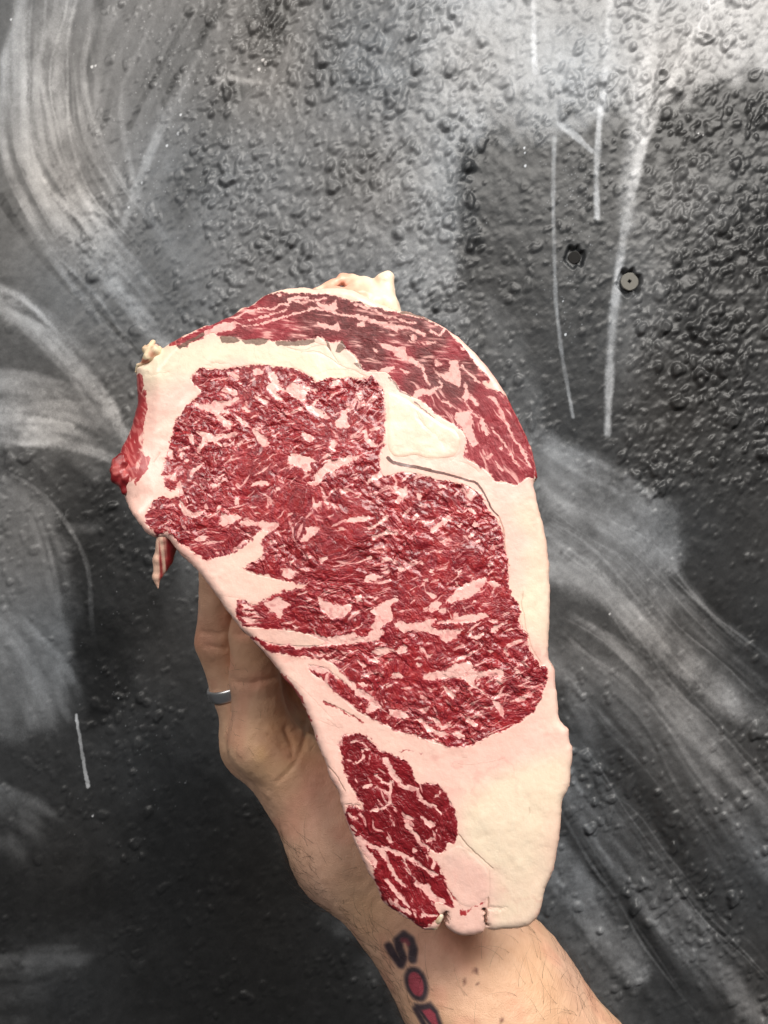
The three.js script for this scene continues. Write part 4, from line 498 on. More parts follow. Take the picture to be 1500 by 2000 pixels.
{
  // fat: the whole face, sunk where a muscle lies in it
  const rimOf = new Layer(TW, TH).fill(out2.map(([u, v]) => [(u - U0) * K, (v - V0) * K]));
  // distance to the rim, from repeated erosion of a coarse raster
  const step = 6, cw = Math.ceil(TW / step), ch = Math.ceil(TH / step), D = new Layer(cw, ch);
  for (let j = 0; j < ch; j++) for (let i = 0; i < cw; i++) { const x = Math.min(TW - 1, i * step), y = Math.min(TH - 1, j * step); D.d[j * cw + i] = (rimOf.d[y * TW + x] ? 1 : -1) * polyDist(out2, U0 + x / K, V0 + y / K); }
  var rimDist = (u, v) => Math.max(0, D.at((u - U0) * K / step, (v - V0) * K / step));
  slab('fat', out2, 0.0006, (u, v) => surfaceZ(u, v, rimDist(u, v)) - 0.0022 * smooth(0.7, 0.98, sample(mmask, u, v)), fatMat, 0);
  const grow = (poly, r) => { const c = [0, 0]; let A = 0; for (let i = 0, k = poly.length - 1; i < poly.length; k = i++) A += poly[k][0] * poly[i][1] - poly[i][0] * poly[k][1]; const s = A > 0 ? 1 : -1; return poly.map((p, i) => { const a = poly[(i + poly.length - 1) % poly.length], b = poly[(i + 1) % poly.length], dx = b[0] - a[0], dy = b[1] - a[1], l = Math.hypot(dx, dy) || 1; return [p[0] + s * dy / l * r, p[1] - s * dx / l * r]; }); };
  const names = ['eye_muscle', 'cap_muscle', 'flank_muscle'], labels = ['large deep red eye muscle full of white marbling', 'brownish red cap muscle along the upper rim', 'dark red muscle with white veins at the narrow end'];
  MUSCLES.forEach((m, k) => { const p = m.filter((q, i) => rimDist(q[0], q[1]) > 0 || true); const o = slab(names[k], p, 0.0006, (u, v) => surfaceZ(u, v, rimDist(u, v)) + 0.00008 - 0.0002 * (1 - smooth(0.3, 0.62, sample(mmask, u, v))), k === 1 ? agedMat : leanMat, 0.003); o.userData.label = labels[k]; });
  const over = (name, poly, lift, mat, label) => { const p = curve(curve(poly, true, 14), true, 5).map(loc), msk = layer().fill(p.map(([u, v]) => [(u - U0) * K, (v - V0) * K])).blur(4, 2), o = slab(name, p, 0.0007, (u, v) => surfaceZ(u, v, rimDist(u, v)) + lift * smooth(0.5, 1, sample(msk, u, v)) - 0.00012 * (1 - smooth(0.4, 0.7, sample(msk, u, v))), mat, 0.0025); if (label) o.userData.label = label; return o; };
  over('kernel_fat', KERNEL, 0.0003, fatMat, 'smooth cream wedge of fat between the muscles');
  over('fat_lobe', LOBE, 0.00012, fatMat, 'pale pink lobe of fat beside the dark red muscle');
  // strip of brown silver skin along the eye muscle
  { const c = curve(SKIN_LINE, false, 5), L = [], R = []; c.forEach((p, i) => { const a = c[Math.max(0, i - 1)], b = c[Math.min(c.length - 1, i + 1)], dx = b[0] - a[0], dy = b[1] - a[1], l = Math.hypot(dx, dy) || 1, w = lerp(4.2, 1.6, i / c.length) + 1.2 * noise2(i * 0.7, 1, 5); L.push([p[0] - dy / l * w, p[1] + dx / l * w]); R.push([p[0] + dy / l * w, p[1] - dx / l * w]); });
    slab('silver_skin', [...L, ...R.reverse()].map(loc), 0.0004, (u, v) => surfaceZ(u, v, rimDist(u, v)) + 0.00003, leanMat, 0.001).userData.label = 'brown strip of dried silver skin beside the eye muscle'; }
  // rind: the cut edge all round and the back
  const n = out2.length, pos = [], col = [], idx = [], rows = 15, back = -THICK;
  let area = 0; for (let i = 0, k = n - 1; i < n; k = i++) area += out2[k][0] * out2[i][1] - out2[i][0] * out2[k][1]; const sgn = area > 0 ? 1 : -1;
  for (let k = 0; k < rows; k++) for (let i = 0; i < n; i++) {
    const [u, v] = out2[i], a = out2[(i + n - 1) % n], b = out2[(i + 1) % n], dx = b[0] - a[0], dy = b[1] - a[1], l = Math.hypot(dx, dy) || 1, nx = sgn * dy / l, ny = -sgn * dx / l, t = k / (rows - 1);
    const z0 = surfaceZ(u, v, 0) + 0.0002, z = lerp(z0, back, t), per = i * 0.086, w = k === 0 ? 0 : 0.0008 * noise2(per, t * 5, 91) * Math.min(1, k) - 0.005 * t * t - 0.0006 * Math.sin(t * 3);
    pos.push(u + nx * w, v + ny * w, z + (k ? 0.0004 * noise2(per * 3, t * 9, 93) : 0));
    const lowLeft = u < 0 && v < 0.0, m = smooth(0.1, 0.4, fbm2(per * 0.5, t * 6, 95, 3) + (lowLeft ? -0.25 : -0.05) + (u < loc([320, 800])[0] ? 0.5 : 0)), f = fbm2(per * 2, t * 14, 97, 2);
    col.push(lin(lerp(238 + 8 * f, 150 + 40 * f, m)), lin(lerp(198 + 16 * f, 40 + 30 * f, m)), lin(lerp(176 + 16 * f, 42 + 28 * f, m)));
  }
  for (let k = 0; k < rows - 1; k++) for (let i = 0; i < n; i++) { const j = (i + 1) % n, a = k * n + i, b = k * n + j, c = a + n, d = b + n; if (sgn > 0) idx.push(a, d, b, a, c, d); else idx.push(a, b, d, a, d, c); }
  const ring = []; for (let i = 0; i < n; i++) { const q = ((rows - 1) * n + i) * 3; ring.push(new THREE.Vector2(pos[q], pos[q + 1])); }
  const base = (rows - 1) * n; for (const [a, b, c] of THREE.ShapeUtils.triangulateShape(ring, [])) idx.push(base + a, base + c, base + b);
  mesh('rind', geom(pos, idx, null, col), new THREE.MeshPhysicalMaterial({ name: 'rind_fat', vertexColors: true, roughness: 0.5, clearcoat: 0.25, clearcoatRoughness: 0.35 }), steak);
}
// lumps of connective tissue on the top edge
function blob(name, balls, k, cell, colour, mat, parent, label, rough = 0.0006) {      // balls: [px, py, z, r, px, py, z, r]; z behind the cut face
  const at = (px, py, z) => { const [u, v] = loc([px, py]); return new THREE.Vector3(u * (1 - z / 0.36), v * (1 - z / 0.36), z); }, cs = balls.map((b) => [at(b[0], b[1], b[2]), at(b[4], b[5], b[6]), b[3], b[7]]);
  const lo = [1e9, 1e9, 1e9], hi = [-1e9, -1e9, -1e9]; for (const [a, b, ra, rb] of cs) for (const [p, r] of [[a, ra], [b, rb]]) p.toArray().forEach((x, q) => { lo[q] = Math.min(lo[q], x - r - 0.004); hi[q] = Math.max(hi[q], x + r + 0.004); });
  const f = (x, y, z) => { let d = 1; for (const [a, b, ra, rb] of cs) d = smin(d, cone(x, y, z, a, b, ra, rb), k); return d + rough * noise3(x * 420, y * 420, z * 420, 7) + rough * 1.3 * noise3(x * 170, y * 170, z * 170, 8); };
  const s = surfaceNet(f, lo, hi, cell), col = []; for (let i = 0; i < s.pos.length; i += 3) col.push(...colour(s.pos[i], s.pos[i + 1], s.pos[i + 2]));
  const m = mesh(name, geom(s.pos, s.idx, null, col), mat, parent); if (label) m.userData.label = label; return m;
}
const softMat = new THREE.MeshPhysicalMaterial({ name: 'wet_tissue', vertexColors: true, roughness: 0.45, clearcoat: 0.3, clearcoatRoughness: 0.3 });
const tint = (a, b, f, s) => (x, y, z) => { const t = smooth(-0.2, 0.45, fbm2(x * f, y * f + z * f * 0.7, s, 3)); return [0, 1, 2].map((q) => lin(lerp(a[q], b[q], t))); };
blob('connective_tissue', [[752, 542, -0.012, 0.0034, 756, 590, -0.010, 0.0044], [752, 540, -0.012, 0.0034, 758, 533, -0.012, 0.0030], [756, 590, -0.010, 0.0046, 764, 602, -0.010, 0.0040], [722, 552, -0.014, 0.0032, 748, 562, -0.013, 0.0026], [668, 534, -0.014, 0.0026, 712, 546, -0.014, 0.0034], [664, 538, -0.012, 0.0020, 620, 566, -0.010, 0.003], [690, 570, -0.008, 0.0045, 730, 588, -0.007, 0.004], [700, 560, -0.012, 0.005, 740, 590, -0.012, 0.006], [645, 572, -0.008, 0.004, 700, 580, -0.006, 0.004]], 0.0022, 0.0005, tint([247, 222, 196], [238, 176, 150], 110, 3), softMat, steak, 'knobbly cream lump of connective tissue on the upper edge', 0.0004);
blob('fat_knob', [[294, 674, -0.003, 0.0016, 298, 664, -0.005, 0.0014], [284, 680, -0.004, 0.0014, 283, 672, -0.006, 0.0011], [304, 680, -0.002, 0.0016, 310, 676, -0.004, 0.0014], [268, 708, -0.005, 0.0013, 264, 722, -0.006, 0.0013], [290, 694, -0.003, 0.0018, 280, 704, -0.005, 0.0014]], 0.0022, 0.0004, tint([230, 210, 176], [186, 116, 92], 300, 5), softMat, steak, 'small brownish cream knobs of fat at the corner', 0.0007);
blob('meat_shred', [[322, 1046, -0.004, 0.0030, 312, 1086, -0.007, 0.0026], [312, 1086, -0.007, 0.0026, 306, 1118, -0.009, 0.0016], [306, 1118, -0.009, 0.0016, 308, 1142, -0.010, 0.0004], [336, 1052, -0.006, 0.0030, 326, 1088, -0.008, 0.0020], [326, 1088, -0.008, 0.0020, 313, 1116, -0.009, 0.0012]], 0.0012, 0.00045, (x, y, z) => { const [a] = loc([312, 1100]), [b] = loc([322, 1060]), m = smooth(-0.2, 0.25, fbm2(x * 900, y * 60, 9, 2) + (x - lerp(a, b, clamp((y - loc([310, 1120])[1]) / 0.014))) * 260 + 0.12); return [lin(lerp(232, 146, m)), lin(lerp(190, 34, m)), lin(lerp(168, 38, m))]; }, softMat, steak, 'thin red and cream shred hanging from the edge', 0.0003);
blob('meat_nub', [[230, 905, -0.006, 0.0022, 228, 932, -0.006, 0.0026], [240, 888, -0.005, 0.0018, 246, 930, -0.005, 0.0026], [232, 930, -0.006, 0.0024, 244, 955, -0.006, 0.0016]], 0.0022, 0.0005, tint([120, 18, 24], [190, 92, 88], 330, 6), softMat, steak, 'small bright red nub at the side', 0.0008);
blob('tissue_flap', [[834, 1800, -0.003, 0.0015, 854, 1794, -0.002, 0.0013], [848, 1804, -0.003, 0.0013, 860, 1788, -0.002, 0.0011], [826, 1804, -0.003, 0.001, 848, 1806, -0.003, 0.0012]], 0.001, 0.0004, tint([226, 214, 190], [176, 150, 120], 260, 4), softMat, steak, 'silvery flap of tissue at the narrow end', 0.0002);

// ---------------------------------------------------------------- the arm and hand behind the steak
console.log('person');
const person = new THREE.Group(); person.name = 'person'; scene.add(person);
tag(person, 'bare tattooed right forearm and open hand raised behind the steak, palm towards it', 'person');
{
  const J = (px, py, z, r) => ({ p: P(px, py, z), r: r / 1000 });
  const B = [], bone = (a, b, k = 0.012) => B.push([a.p, b.p, a.r, b.r, k]);
  const el1 = J(1290, 2400, -0.005, 38), f1 = J(935, 1965, -0.024, 24.5), w1 = J(680, 1652, -0.046, 20), el2 = J(1320, 2370, -0.02, 37), f2 = J(985, 1932, -0.036, 24.5), w2 = J(750, 1605, -0.058, 19);
  const far = (a, b) => ({ p: b.p.clone().lerp(a.p, 2.3), r: 0.046 }); bone(far(el1, f1), el1, 0.02); bone(far(el2, f2), el2, 0.02); bone(el1, f1, 0.02); bone(f1, w1, 0.02); bone(el2, f2, 0.02); bone(f2, w2, 0.02);
  const heel = J(640, 1552, -0.050, 19), th0 = J(720, 1540, -0.082, 19), mP = J(513, 1450, -0.048, 13.8), mR = J(502, 1448, -0.070, 14.5), mM = J(520, 1430, -0.092, 14), mI = J(575, 1430, -0.112, 13.5);
  bone(w1, heel, 0.016); bone(heel, mP, 0.006); bone(w1, mR, 0.010); bone(w2, mM, 0.014); bone(w2, mI, 0.014); bone(w1, th0, 0.014); bone(mP, mR, 0.006); bone(mR, mM, 0.010); bone(mM, mI, 0.010); bone(th0, mI, 0.014);
  const F = [];
  const finger = (...j) => { const c = []; for (let i = 1; i < j.length; i++) c.push([j[i - 1].p, j[i].p, j[i - 1].r, j[i].r]); F.push(c); };
  finger(mP, J(498, 1330, -0.046, 10.6), J(494, 1240, -0.042, 10.0), J(505, 1160, -0.036, 9), J(540, 1080, -0.030, 7.5));
  finger(mR, J(458, 1340, -0.066, 10.6), J(430, 1250, -0.062, 11.2), J(432, 1120, -0.052, 9.5), J(470, 1020, -0.041, 8));
  finger(mM, J(470, 1200, -0.084, 11), J(510, 1060, -0.066, 10), J(570, 970, -0.046, 8.5));
  finger(mI, J(590, 1220, -0.098, 10.5), J(650, 1100, -0.074, 9.5), J(715, 1020, -0.047, 8.2));
  finger(th0, J(800, 1440, -0.086, 12), J(850, 1330, -0.066, 11), J(870, 1240, -0.046, 9));
  const f = (x, y, z) => { let d = 1; for (const b of B) d = smin(d, cone(x, y, z, b[0], b[1], b[2], b[3]), b[4]); for (const c of F) { let e = 1; for (const s of c) e = smin(e, cone(x, y, z, s[0], s[1], s[2], s[3]), 0.003); d = smin(d, e, 0.0045); } return d; };
  const lo = [1e9, 1e9, 1e9], hi = [-1e9, -1e9, -1e9]; for (const b of [...B, ...F.flat()]) for (const [p, r] of [[b[0], b[2]], [b[1], b[3]]]) p.toArray().forEach((v, q) => { lo[q] = Math.min(lo[q], v - r - 0.006); hi[q] = Math.max(hi[q], v + r + 0.006); });
  const s = surfaceNet(f, lo, hi, 0.00125), pos = s.pos, g0 = geom(pos, s.idx), nr = g0.attributes.normal.array, n = pos.length / 3;
  // creases of the skin, carved along lines on the side that faces the steak and the front
  const crease = [[592, 1432, 588, 1470, 572, 1500, 540, 1532, -0.03], [552, 1432, 566, 1462, 570, 1485, -0.03], [520, 1440, 560, 1470, -0.03], [448, 1328, 490, 1334, 540, 1326, -0.035], [452, 1336, 500, 1341, -0.035], [455, 1240, 500, 1236, -0.032], [398, 1262, 440, 1268, -0.05], [392, 1236, 430, 1240, -0.05]].map((c) => { const z = c[c.length - 1]; return pairs(c.slice(0, -1)).map(([x, y]) => P(x, y, z)); });
  const TAT = (a) => pairs(a, 740, 1790, 0.1733).map(([x, y]) => { const p = P(x, y, -0.013); return [p.x, p.y]; });
  const inside = (poly, x, y) => { let c = false; for (let i = 0, k = poly.length - 1; i < poly.length; k = i++) { const a = poly[i], b = poly[k]; if ((a[1] > y) !== (b[1] > y) && x < (b[0] - a[0]) * (y - a[1]) / (b[1] - a[1]) + a[0]) c = !c; } return c; };
  const line = (pts, x, y) => { let m = 1e9; for (let i = 1; i < pts.length; i++) { const a = pts[i - 1], b = pts[i], dx = b[0] - a[0], dy = b[1] - a[1], t = clamp(((x - a[0]) * dx + (y - a[1]) * dy) / (dx * dx + dy * dy)); m = Math.min(m, Math.hypot(x - a[0] - t * dx, y - a[1] - t * dy)); } return m; };
  const oval = (cx, cy, rx, ry, a) => { const o = []; for (let i = 0; i < 28; i++) { const t = i / 28 * 6.2832; o.push(cx + rx * Math.cos(t) * Math.cos(a) - ry * Math.sin(t) * Math.sin(a), cy + rx * Math.cos(t) * Math.sin(a) + ry * Math.sin(t) * Math.cos(a)); } return TAT(o); };
  const ink = [oval(415, 690, 128, 170, -0.15), TAT([395, 900, 480, 870, 570, 825, 640, 880, 690, 1000, 705, 1100, 640, 1135, 560, 1080, 470, 1000, 400, 950]), oval(690, 1210, 105, 95, 0.3)], fillIn = [oval(413, 690, 88, 125, -0.15), TAT([465, 940, 560, 885, 620, 920, 662, 1045, 620, 1085, 560, 1030])], inkLine = [[TAT([115, 370, 170, 450, 240, 530, 270, 450, 230, 370, 215, 290, 285, 225, 355, 265, 385, 350, 375, 440]), 0.0036], [TAT([410, 960, 480, 1060, 560, 1140]), 0.0026]], redLine = [TAT([265, 275, 310, 270, 330, 300])];
  const sd = (poly, x, y) => (inside(poly, x, y) ? -1 : 1) * line([...poly, poly[0]], x, y), yellow = P(540, 1470, -0.03);
  const out = new Float32Array(pos);
  for (let i = 0; i < n; i++) {
    const x = pos[i * 3], y = pos[i * 3 + 1], z = pos[i * 3 + 2], nx = nr[i * 3], ny = nr[i * 3 + 1], nz = nr[i * 3 + 2]; let d = 0;
    if (nz > -0.2 && y > -0.14 && y < 0) for (const c of crease) { const m = line(c.map((p) => [p.x, p.y]), x, y); if (m < 0.003) d -= 0.0009 * Math.exp(-((m / 0.0009) ** 2)) ; }
    d += 0.00022 * noise3(x * 260, y * 260, z * 260, 12) + 0.00018 * noise3(x * 520, y * 520, z * 520, 13) + 0.0004 * noise3(x * 70, y * 70, z * 70, 14);
    out[i * 3] += nx * d; out[i * 3 + 1] += ny * d; out[i * 3 + 2] += nz * d;
  }
  const REDS = [[545, 1445, -0.035, 0.00012], [400, 1250, -0.055, 0.00007], [500, 1225, -0.034, 0.00006], [620, 1560, -0.03, 0.0003], [480, 1330, -0.04, 0.00004], [820, 1850, 0, 0.0004]].map(([a, b, c, w]) => Object.assign(P(a, b, c), { w }));
  function colourAt(i, x, y, z, nz, cl, at) {
    const m1 = noise3(x * 45, y * 45, z * 45, 15), m2 = noise3(x * 160, y * 160, z * 160, 16), m3 = noise3(x * 700, y * 700, z * 700, 17), ye = Math.exp(-((x - yellow.x) ** 2 + (y - yellow.y) ** 2) / 0.0002);
    let r = 222 + 7 * m1 + 6 * m2 + 4 * m3, g = 179 + 5 * m1 + 7 * m2 + 5 * m3 + 3 * ye * (1 + m2), b = 150 - 3 * m1 + 7 * m2 + 5 * m3 - 7 * ye * (1 + m2);
    const knuckles = REDS.reduce((k, p) => Math.max(k, Math.exp(-((x - p.x) ** 2 + (y - p.y) ** 2 + (z - p.z) ** 2) / p.w)), 0) * (0.75 + 0.4 * m2); g -= 14 * knuckles; b -= 10 * knuckles; const blot = smooth(0.1, 0.6, noise3(x * 95, y * 95, z * 95, 18)); g -= 8 * blot; b -= 6 * blot; const hand = smooth(-0.10, -0.05, y); r -= 3 * hand; g -= 8 * hand; b -= 8 * hand;
    if (nz > 0 && y < -0.14) {
      let k = 0, w = 0; for (const q of ink) k = Math.max(k, 1 - smooth(-0.0010, 0.0011, sd(q, x, y))); for (const [q, wd] of inkLine) k = Math.max(k, 1 - smooth(wd * 0.5 - 0.0010, wd * 0.5 + 0.0010, line(q, x, y)));
      for (const q of fillIn) w = Math.max(w, 1 - smooth(-0.0007, 0.0004, sd(q, x, y))); for (const q of redLine) w = Math.max(w, 0.6 * (1 - smooth(0.0002, 0.0016, line(q, x, y))));
      k *= 0.93 + 0.05 * m3; k *= 0.94; r = lerp(r, 48, k); g = lerp(g, 42, k); b = lerp(b, 54, k); w *= 0.92; r = lerp(r, 172, w); g = lerp(g, 74, w); b = lerp(b, 88, w);
    }
    const mole = [[932, 1909, 0.0009], [908, 1925, 0.0006], [978, 1983, 0.0008], [935, 1928, 0.0004]]; for (const [mx, my, rad] of mole) { const p = P(mx, my, 0.0), q = Math.hypot(x - p.x, y - p.y); if (nz > 0.2 && q < rad * 2) { const k = 0.7 * (1 - smooth(rad * 0.5, rad * 1.6, q)); r = lerp(r, 92, k); g = lerp(g, 52, k); b = lerp(b, 44, k); } }
    cl[at * 3] = lin(r); cl[at * 3 + 1] = lin(g); cl[at * 3 + 2] = lin(b);
  }
  const PN = 256, pore = new Uint8Array(PN * PN * 4), pr = rng(12), seeds = []; for (let i = 0; i < 900; i++) seeds.push([pr() * PN, pr() * PN]);
  const bins = new Map(); seeds.forEach((p) => { const k = (p[0] >> 4) + ',' + (p[1] >> 4); if (!bins.has(k)) bins.set(k, []); bins.get(k).push(p); });
  for (let y = 0; y < PN; y++) for (let x = 0; x < PN; x++) { let a = 1e9, b = 1e9; for (let j = -1; j <= 1; j++) for (let i = -1; i <= 1; i++) for (const p of bins.get((((x >> 4) + i + 16) & 15) + ',' + (((y >> 4) + j + 16) & 15)) ?? []) { let dx = Math.abs(p[0] - x), dy = Math.abs(p[1] - y); dx = Math.min(dx, PN - dx); dy = Math.min(dy, PN - dy); const d = dx * dx + dy * dy * 1.8; if (d < a) { b = a; a = d; } else if (d < b) b = d; } const v = clamp(60 + 45 * (Math.sqrt(Math.min(b, 900)) - Math.sqrt(a)), 0, 255), q = (y * PN + x) * 4; pore[q] = pore[q + 1] = pore[q + 2] = v; pore[q + 3] = 255; }
  const poreMap = tex(pore, PN, PN); poreMap.wrapS = poreMap.wrapT = THREE.RepeatWrapping;
  const skinMat = new THREE.MeshPhysicalMaterial({ name: 'skin', vertexColors: true, bumpMap: poreMap, bumpScale: 0.00012, roughness: 0.5, specularIntensity: 0.6, sheen: 0.25, sheenColor: new THREE.Color(0.8, 0.5, 0.4), sheenRoughness: 0.5 });
  const bodyGeo = (() => {
    const nrm = Array.from(geom(out, s.idx).attributes.normal.array), ps = Array.from(out), lo = P(740, 1800, -0.013), hi = P(900, 2010, -0.013); let tri = []; const keep = [];
    for (let t = 0; t < s.idx.length; t += 3) { const q = [s.idx[t], s.idx[t + 1], s.idx[t + 2]], x = out[q[0] * 3], y = out[q[0] * 3 + 1]; (x > lo.x && x < hi.x && y < lo.y && y > hi.y && nrm[q[0] * 3 + 2] > 0.05 ? tri : keep).push(q); }
    for (let lev = 0; lev < 2; lev++) {
      const mid = new Map(), nx = [], M = (a, b) => { const k = a < b ? a * 1e7 + b : b * 1e7 + a; if (!mid.has(k)) { mid.set(k, ps.length / 3); for (const c of [0, 1, 2]) { ps.push((ps[a * 3 + c] + ps[b * 3 + c]) / 2); } const v = [0, 1, 2].map((c) => nrm[a * 3 + c] + nrm[b * 3 + c]), l = Math.hypot(...v); nrm.push(...v.map((c) => c / l)); } return mid.get(k); };
      for (const [a, b, c] of tri) { const d = M(a, b), e = M(b, c), f = M(c, a); nx.push([a, d, f], [d, b, e], [f, e, c], [d, e, f]); } tri = nx;
    }
    const cl = new Float32Array(ps.length); for (let i = 0; i < ps.length / 3; i++) colourAt(i < n ? i : -1, ps[i * 3], ps[i * 3 + 1], ps[i * 3 + 2], nrm[i * 3 + 2], cl, i);
    const uv = new Float32Array(ps.length / 3 * 2); for (let i = 0; i < ps.length / 3; i++) { uv[i * 2] = (ps[i * 3] + 0.4 * ps[i * 3 + 2]) / 0.02; uv[i * 2 + 1] = (ps[i * 3 + 1] + 0.4 * ps[i * 3 + 2]) / 0.02; }
    const g = geom(ps, [...keep, ...tri].flat(), uv, cl); g.setAttribute('normal', new THREE.BufferAttribute(new Float32Array(nrm), 3)); return g;
  })();
  mesh('body', bodyGeo, skinMat, person);
  // hairs: fine curved tubes rooted in the skin
  const r = rng(2024), hp = [], hi2 = [], g1 = geom(out, s.idx), nn = g1.attributes.normal.array, armDir = w1.p.clone().sub(f1.p).normalize();
  const cand = []; for (let i = 0; i < n; i++) cand.push(i);
  let made = 0, tries = 0;
  while (made < 2600 && tries < 300000) {
    tries++; const i = Math.floor(r() * n), N = new THREE.Vector3(nn[i * 3], nn[i * 3 + 1], nn[i * 3 + 2]), p = new THREE.Vector3(out[i * 3], out[i * 3 + 1], out[i * 3 + 2]);
    const arm = p.y < -0.138; let keep; if (arm) { const side = N.x < -0.35 ? 1 : N.x > 0.45 ? 0.45 : 0.12; keep = side * (p.y < -0.22 ? 0.5 : 1) * (N.z > -0.5 ? 1 : 0.2); } else { const pk = P(490, 1390, -0.035); keep = N.x < 0.1 && p.distanceTo(pk) < 0.022 ? 0.35 : 0.0; }
    if (r() > keep) continue; made++;
    const len = arm ? 0.005 + 0.011 * r() : 0.003 + 0.004 * r(), dir = armDir.clone().multiplyScalar(arm ? 0.8 : 0.5).add(new THREE.Vector3((r() - 0.5) * 1.3, (r() - 0.5) * 1.3, (r() - 0.5) * 1.1)), tan = dir.clone().addScaledVector(N, -dir.dot(N)).normalize(), bend = new THREE.Vector3().crossVectors(N, tan).multiplyScalar((r() - 0.5) * 1.5), lift = 0.1 + 0.45 * r(), seg = 5, R0 = 0.00004 + 0.00003 * r(), base = hp.length / 3;
    for (let k = 0; k <= seg; k++) { const t = k / seg, c = p.clone().addScaledVector(tan, len * t).addScaledVector(bend, len * t * t).addScaledVector(N, -0.0003 + len * lift * t * (1.35 - t)), d = tan.clone().addScaledVector(bend, 2 * t).normalize(), u = new THREE.Vector3().crossVectors(d, N).normalize(), v = new THREE.Vector3().crossVectors(u, d), R = R0 * (1 - 0.8 * t); for (let q = 0; q < 3; q++) { const a = q * 2.0944; hp.push(c.x + R * (u.x * Math.cos(a) + v.x * Math.sin(a)), c.y + R * (u.y * Math.cos(a) + v.y * Math.sin(a)), c.z + R * (u.z * Math.cos(a) + v.z * Math.sin(a))); } if (k) for (let q = 0; q < 3; q++) { const a = base + (k - 1) * 3 + q, b = base + (k - 1) * 3 + (q + 1) % 3; hi2.push(a, b, b + 3, a, b + 3, a + 3); } }
  }
  const hairs = mesh('arm_hair', geom(hp, hi2), new THREE.MeshStandardMaterial({ name: 'arm_hair', color: 0x3a2a20, roughness: 0.5 }), person); hairs.userData.kind = 'stuff';
  // the ring on the ring finger
  const a = F[1][0][0], b = F[1][0][1], c2 = F[1][1][1], at = P(455, 1342, -0.066), dir = a.clone().sub(c2).normalize(), prof = [], Rr = 0.0109;
  for (let k = 0; k <= 20; k++) { const t = k / 20 * Math.PI * 2, x = Math.cos(t), y = Math.sin(t); prof.push(new THREE.Vector2(Rr + (x > 0 ? 0.0013 * Math.pow(x, 0.7) : -0.0005 * Math.pow(-x, 0.7)), 0.0029 * Math.sign(y) * Math.pow(Math.abs(y), 0.8))); }
  const lg = new THREE.LatheGeometry(prof, 72), ring = mesh('finger_ring', lg, new THREE.MeshPhysicalMaterial({ name: 'brushed_silver', color: 0xe4e4e6, metalness: 1, roughness: 0.36 }), scene);
  ring.quaternion.setFromUnitVectors(new THREE.Vector3(0, 1, 0), dir); ring.position.copy(at);
  tag(ring, 'plain brushed silver band on the ring finger behind the steak', 'ring');
}

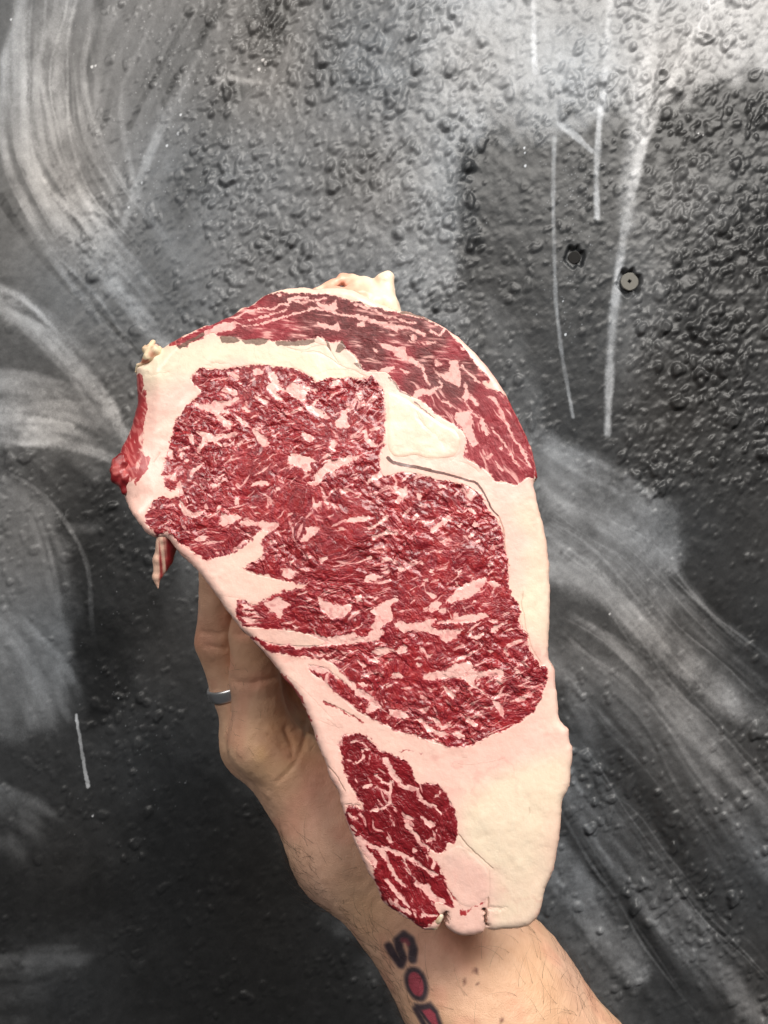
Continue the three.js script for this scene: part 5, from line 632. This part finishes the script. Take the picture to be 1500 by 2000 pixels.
// ---------------------------------------------------------------- screws in the wall
{
  const steel = new THREE.MeshStandardMaterial({ name: 'painted_screw', color: 0x6a6862, roughness: 0.55, metalness: 0.3 }), black = new THREE.MeshStandardMaterial({ name: 'black_paint', color: 0x1c1b1a, roughness: 0.6 }), dark = new THREE.MeshStandardMaterial({ name: 'dark_socket', color: 0x080808, roughness: 0.9 });
  const disc = (rad, hole) => { const s = new THREE.Shape(); for (let i = 0; i < 36; i++) { const t = i / 36 * 6.2832, q = rad * (1 + 0.04 * noise2(i * 0.7, 2, 4)); i ? s.lineTo(q * Math.cos(t), q * Math.sin(t)) : s.moveTo(q, 0); } if (hole) { const h = new THREE.Path(); [[1, 0.15], [-0.15, 1], [-1, -0.15], [0.15, -1]].forEach(([x, y], i) => i ? h.lineTo(x * hole, y * hole) : h.moveTo(x * hole, y * hole)); s.holes.push(h); } return new THREE.ExtrudeGeometry(s, { depth: 0.0016, bevelEnabled: true, bevelSize: 0.0004, bevelThickness: 0.0004, bevelSegments: 2, curveSegments: 4 }); };
  const screw = (px, py, rad, hole, label) => { const g = new THREE.Group(); g.name = hole ? 'wall_screw' : 'wall_screw_001'; g.position.copy(P(px, py, WALL_Z - 0.0024)); scene.add(g); mesh('screw_head', disc(rad, hole), hole ? steel : black, g); if (hole) { const b = mesh('socket', new THREE.CylinderGeometry(hole * 1.15, hole * 1.15, 0.0006, 16), dark, g); b.rotation.x = Math.PI / 2; b.position.z = 0.0004; } else { const b = mesh('shank', new THREE.CylinderGeometry(rad * 0.5, rad * 0.4, 0.003, 16), black, g); b.rotation.x = Math.PI / 2; b.position.z = -0.0012; g.rotation.set(0.25, -0.3, 0); } tag(g, label, 'screw'); };
  screw(1228, 551, 0.0056, 0.0019, 'grey round screw head with a square hole, set in the wall');
  screw(1122, 503, 0.0038, 0, 'black sunken screw painted over, in a pit of the wall');
}
// ---------------------------------------------------------------- the lamp overhead and an added fill lamp
const warm = new THREE.Color(1, 0.955, 0.895), housing = new THREE.MeshStandardMaterial({ name: 'lamp_housing', color: 0xd8d8d4, roughness: 0.6 });
function panelLamp(name, at, to, w, h, power, label) {
  const lamp = new THREE.Group(); lamp.name = name; lamp.position.copy(at); lamp.lookAt(to); scene.add(lamp);
  tag(lamp, label, 'lamp', 'panel lamps overhead');
  mesh('housing', new THREE.BoxGeometry(w + 0.04, h + 0.04, 0.03), housing, lamp).position.z = -0.02;
  mesh('diffuser', new THREE.BoxGeometry(w, h, 0.004), new THREE.MeshStandardMaterial({ name: 'lamp_diffuser', color: 0xffffff, roughness: 0.8, emissive: warm, emissiveIntensity: 1.5 }), lamp).position.z = -0.002;
  const l = new THREE.RectAreaLight(warm, power, w, h); l.name = 'lamp_light'; l.position.z = 0.004; l.rotation.y = Math.PI; lamp.add(l); l.castShadow = true;
}
panelLamp('panel_lamp', LAMP_AT, LAMP_TO, LAMP_W, LAMP_H, LAMP_POWER, 'large bright white panel lamp above the steak');
panelLamp('panel_lamp_001', FILL_AT, LAMP_TO, FILL_W, FILL_H, FILL_POWER, 'small unseen fill lamp added to brighten the hand and ring');
scene.traverse((o) => { if (o.isMesh) o.castShadow = o.receiveShadow = true; });
renderer.render(scene, camera);
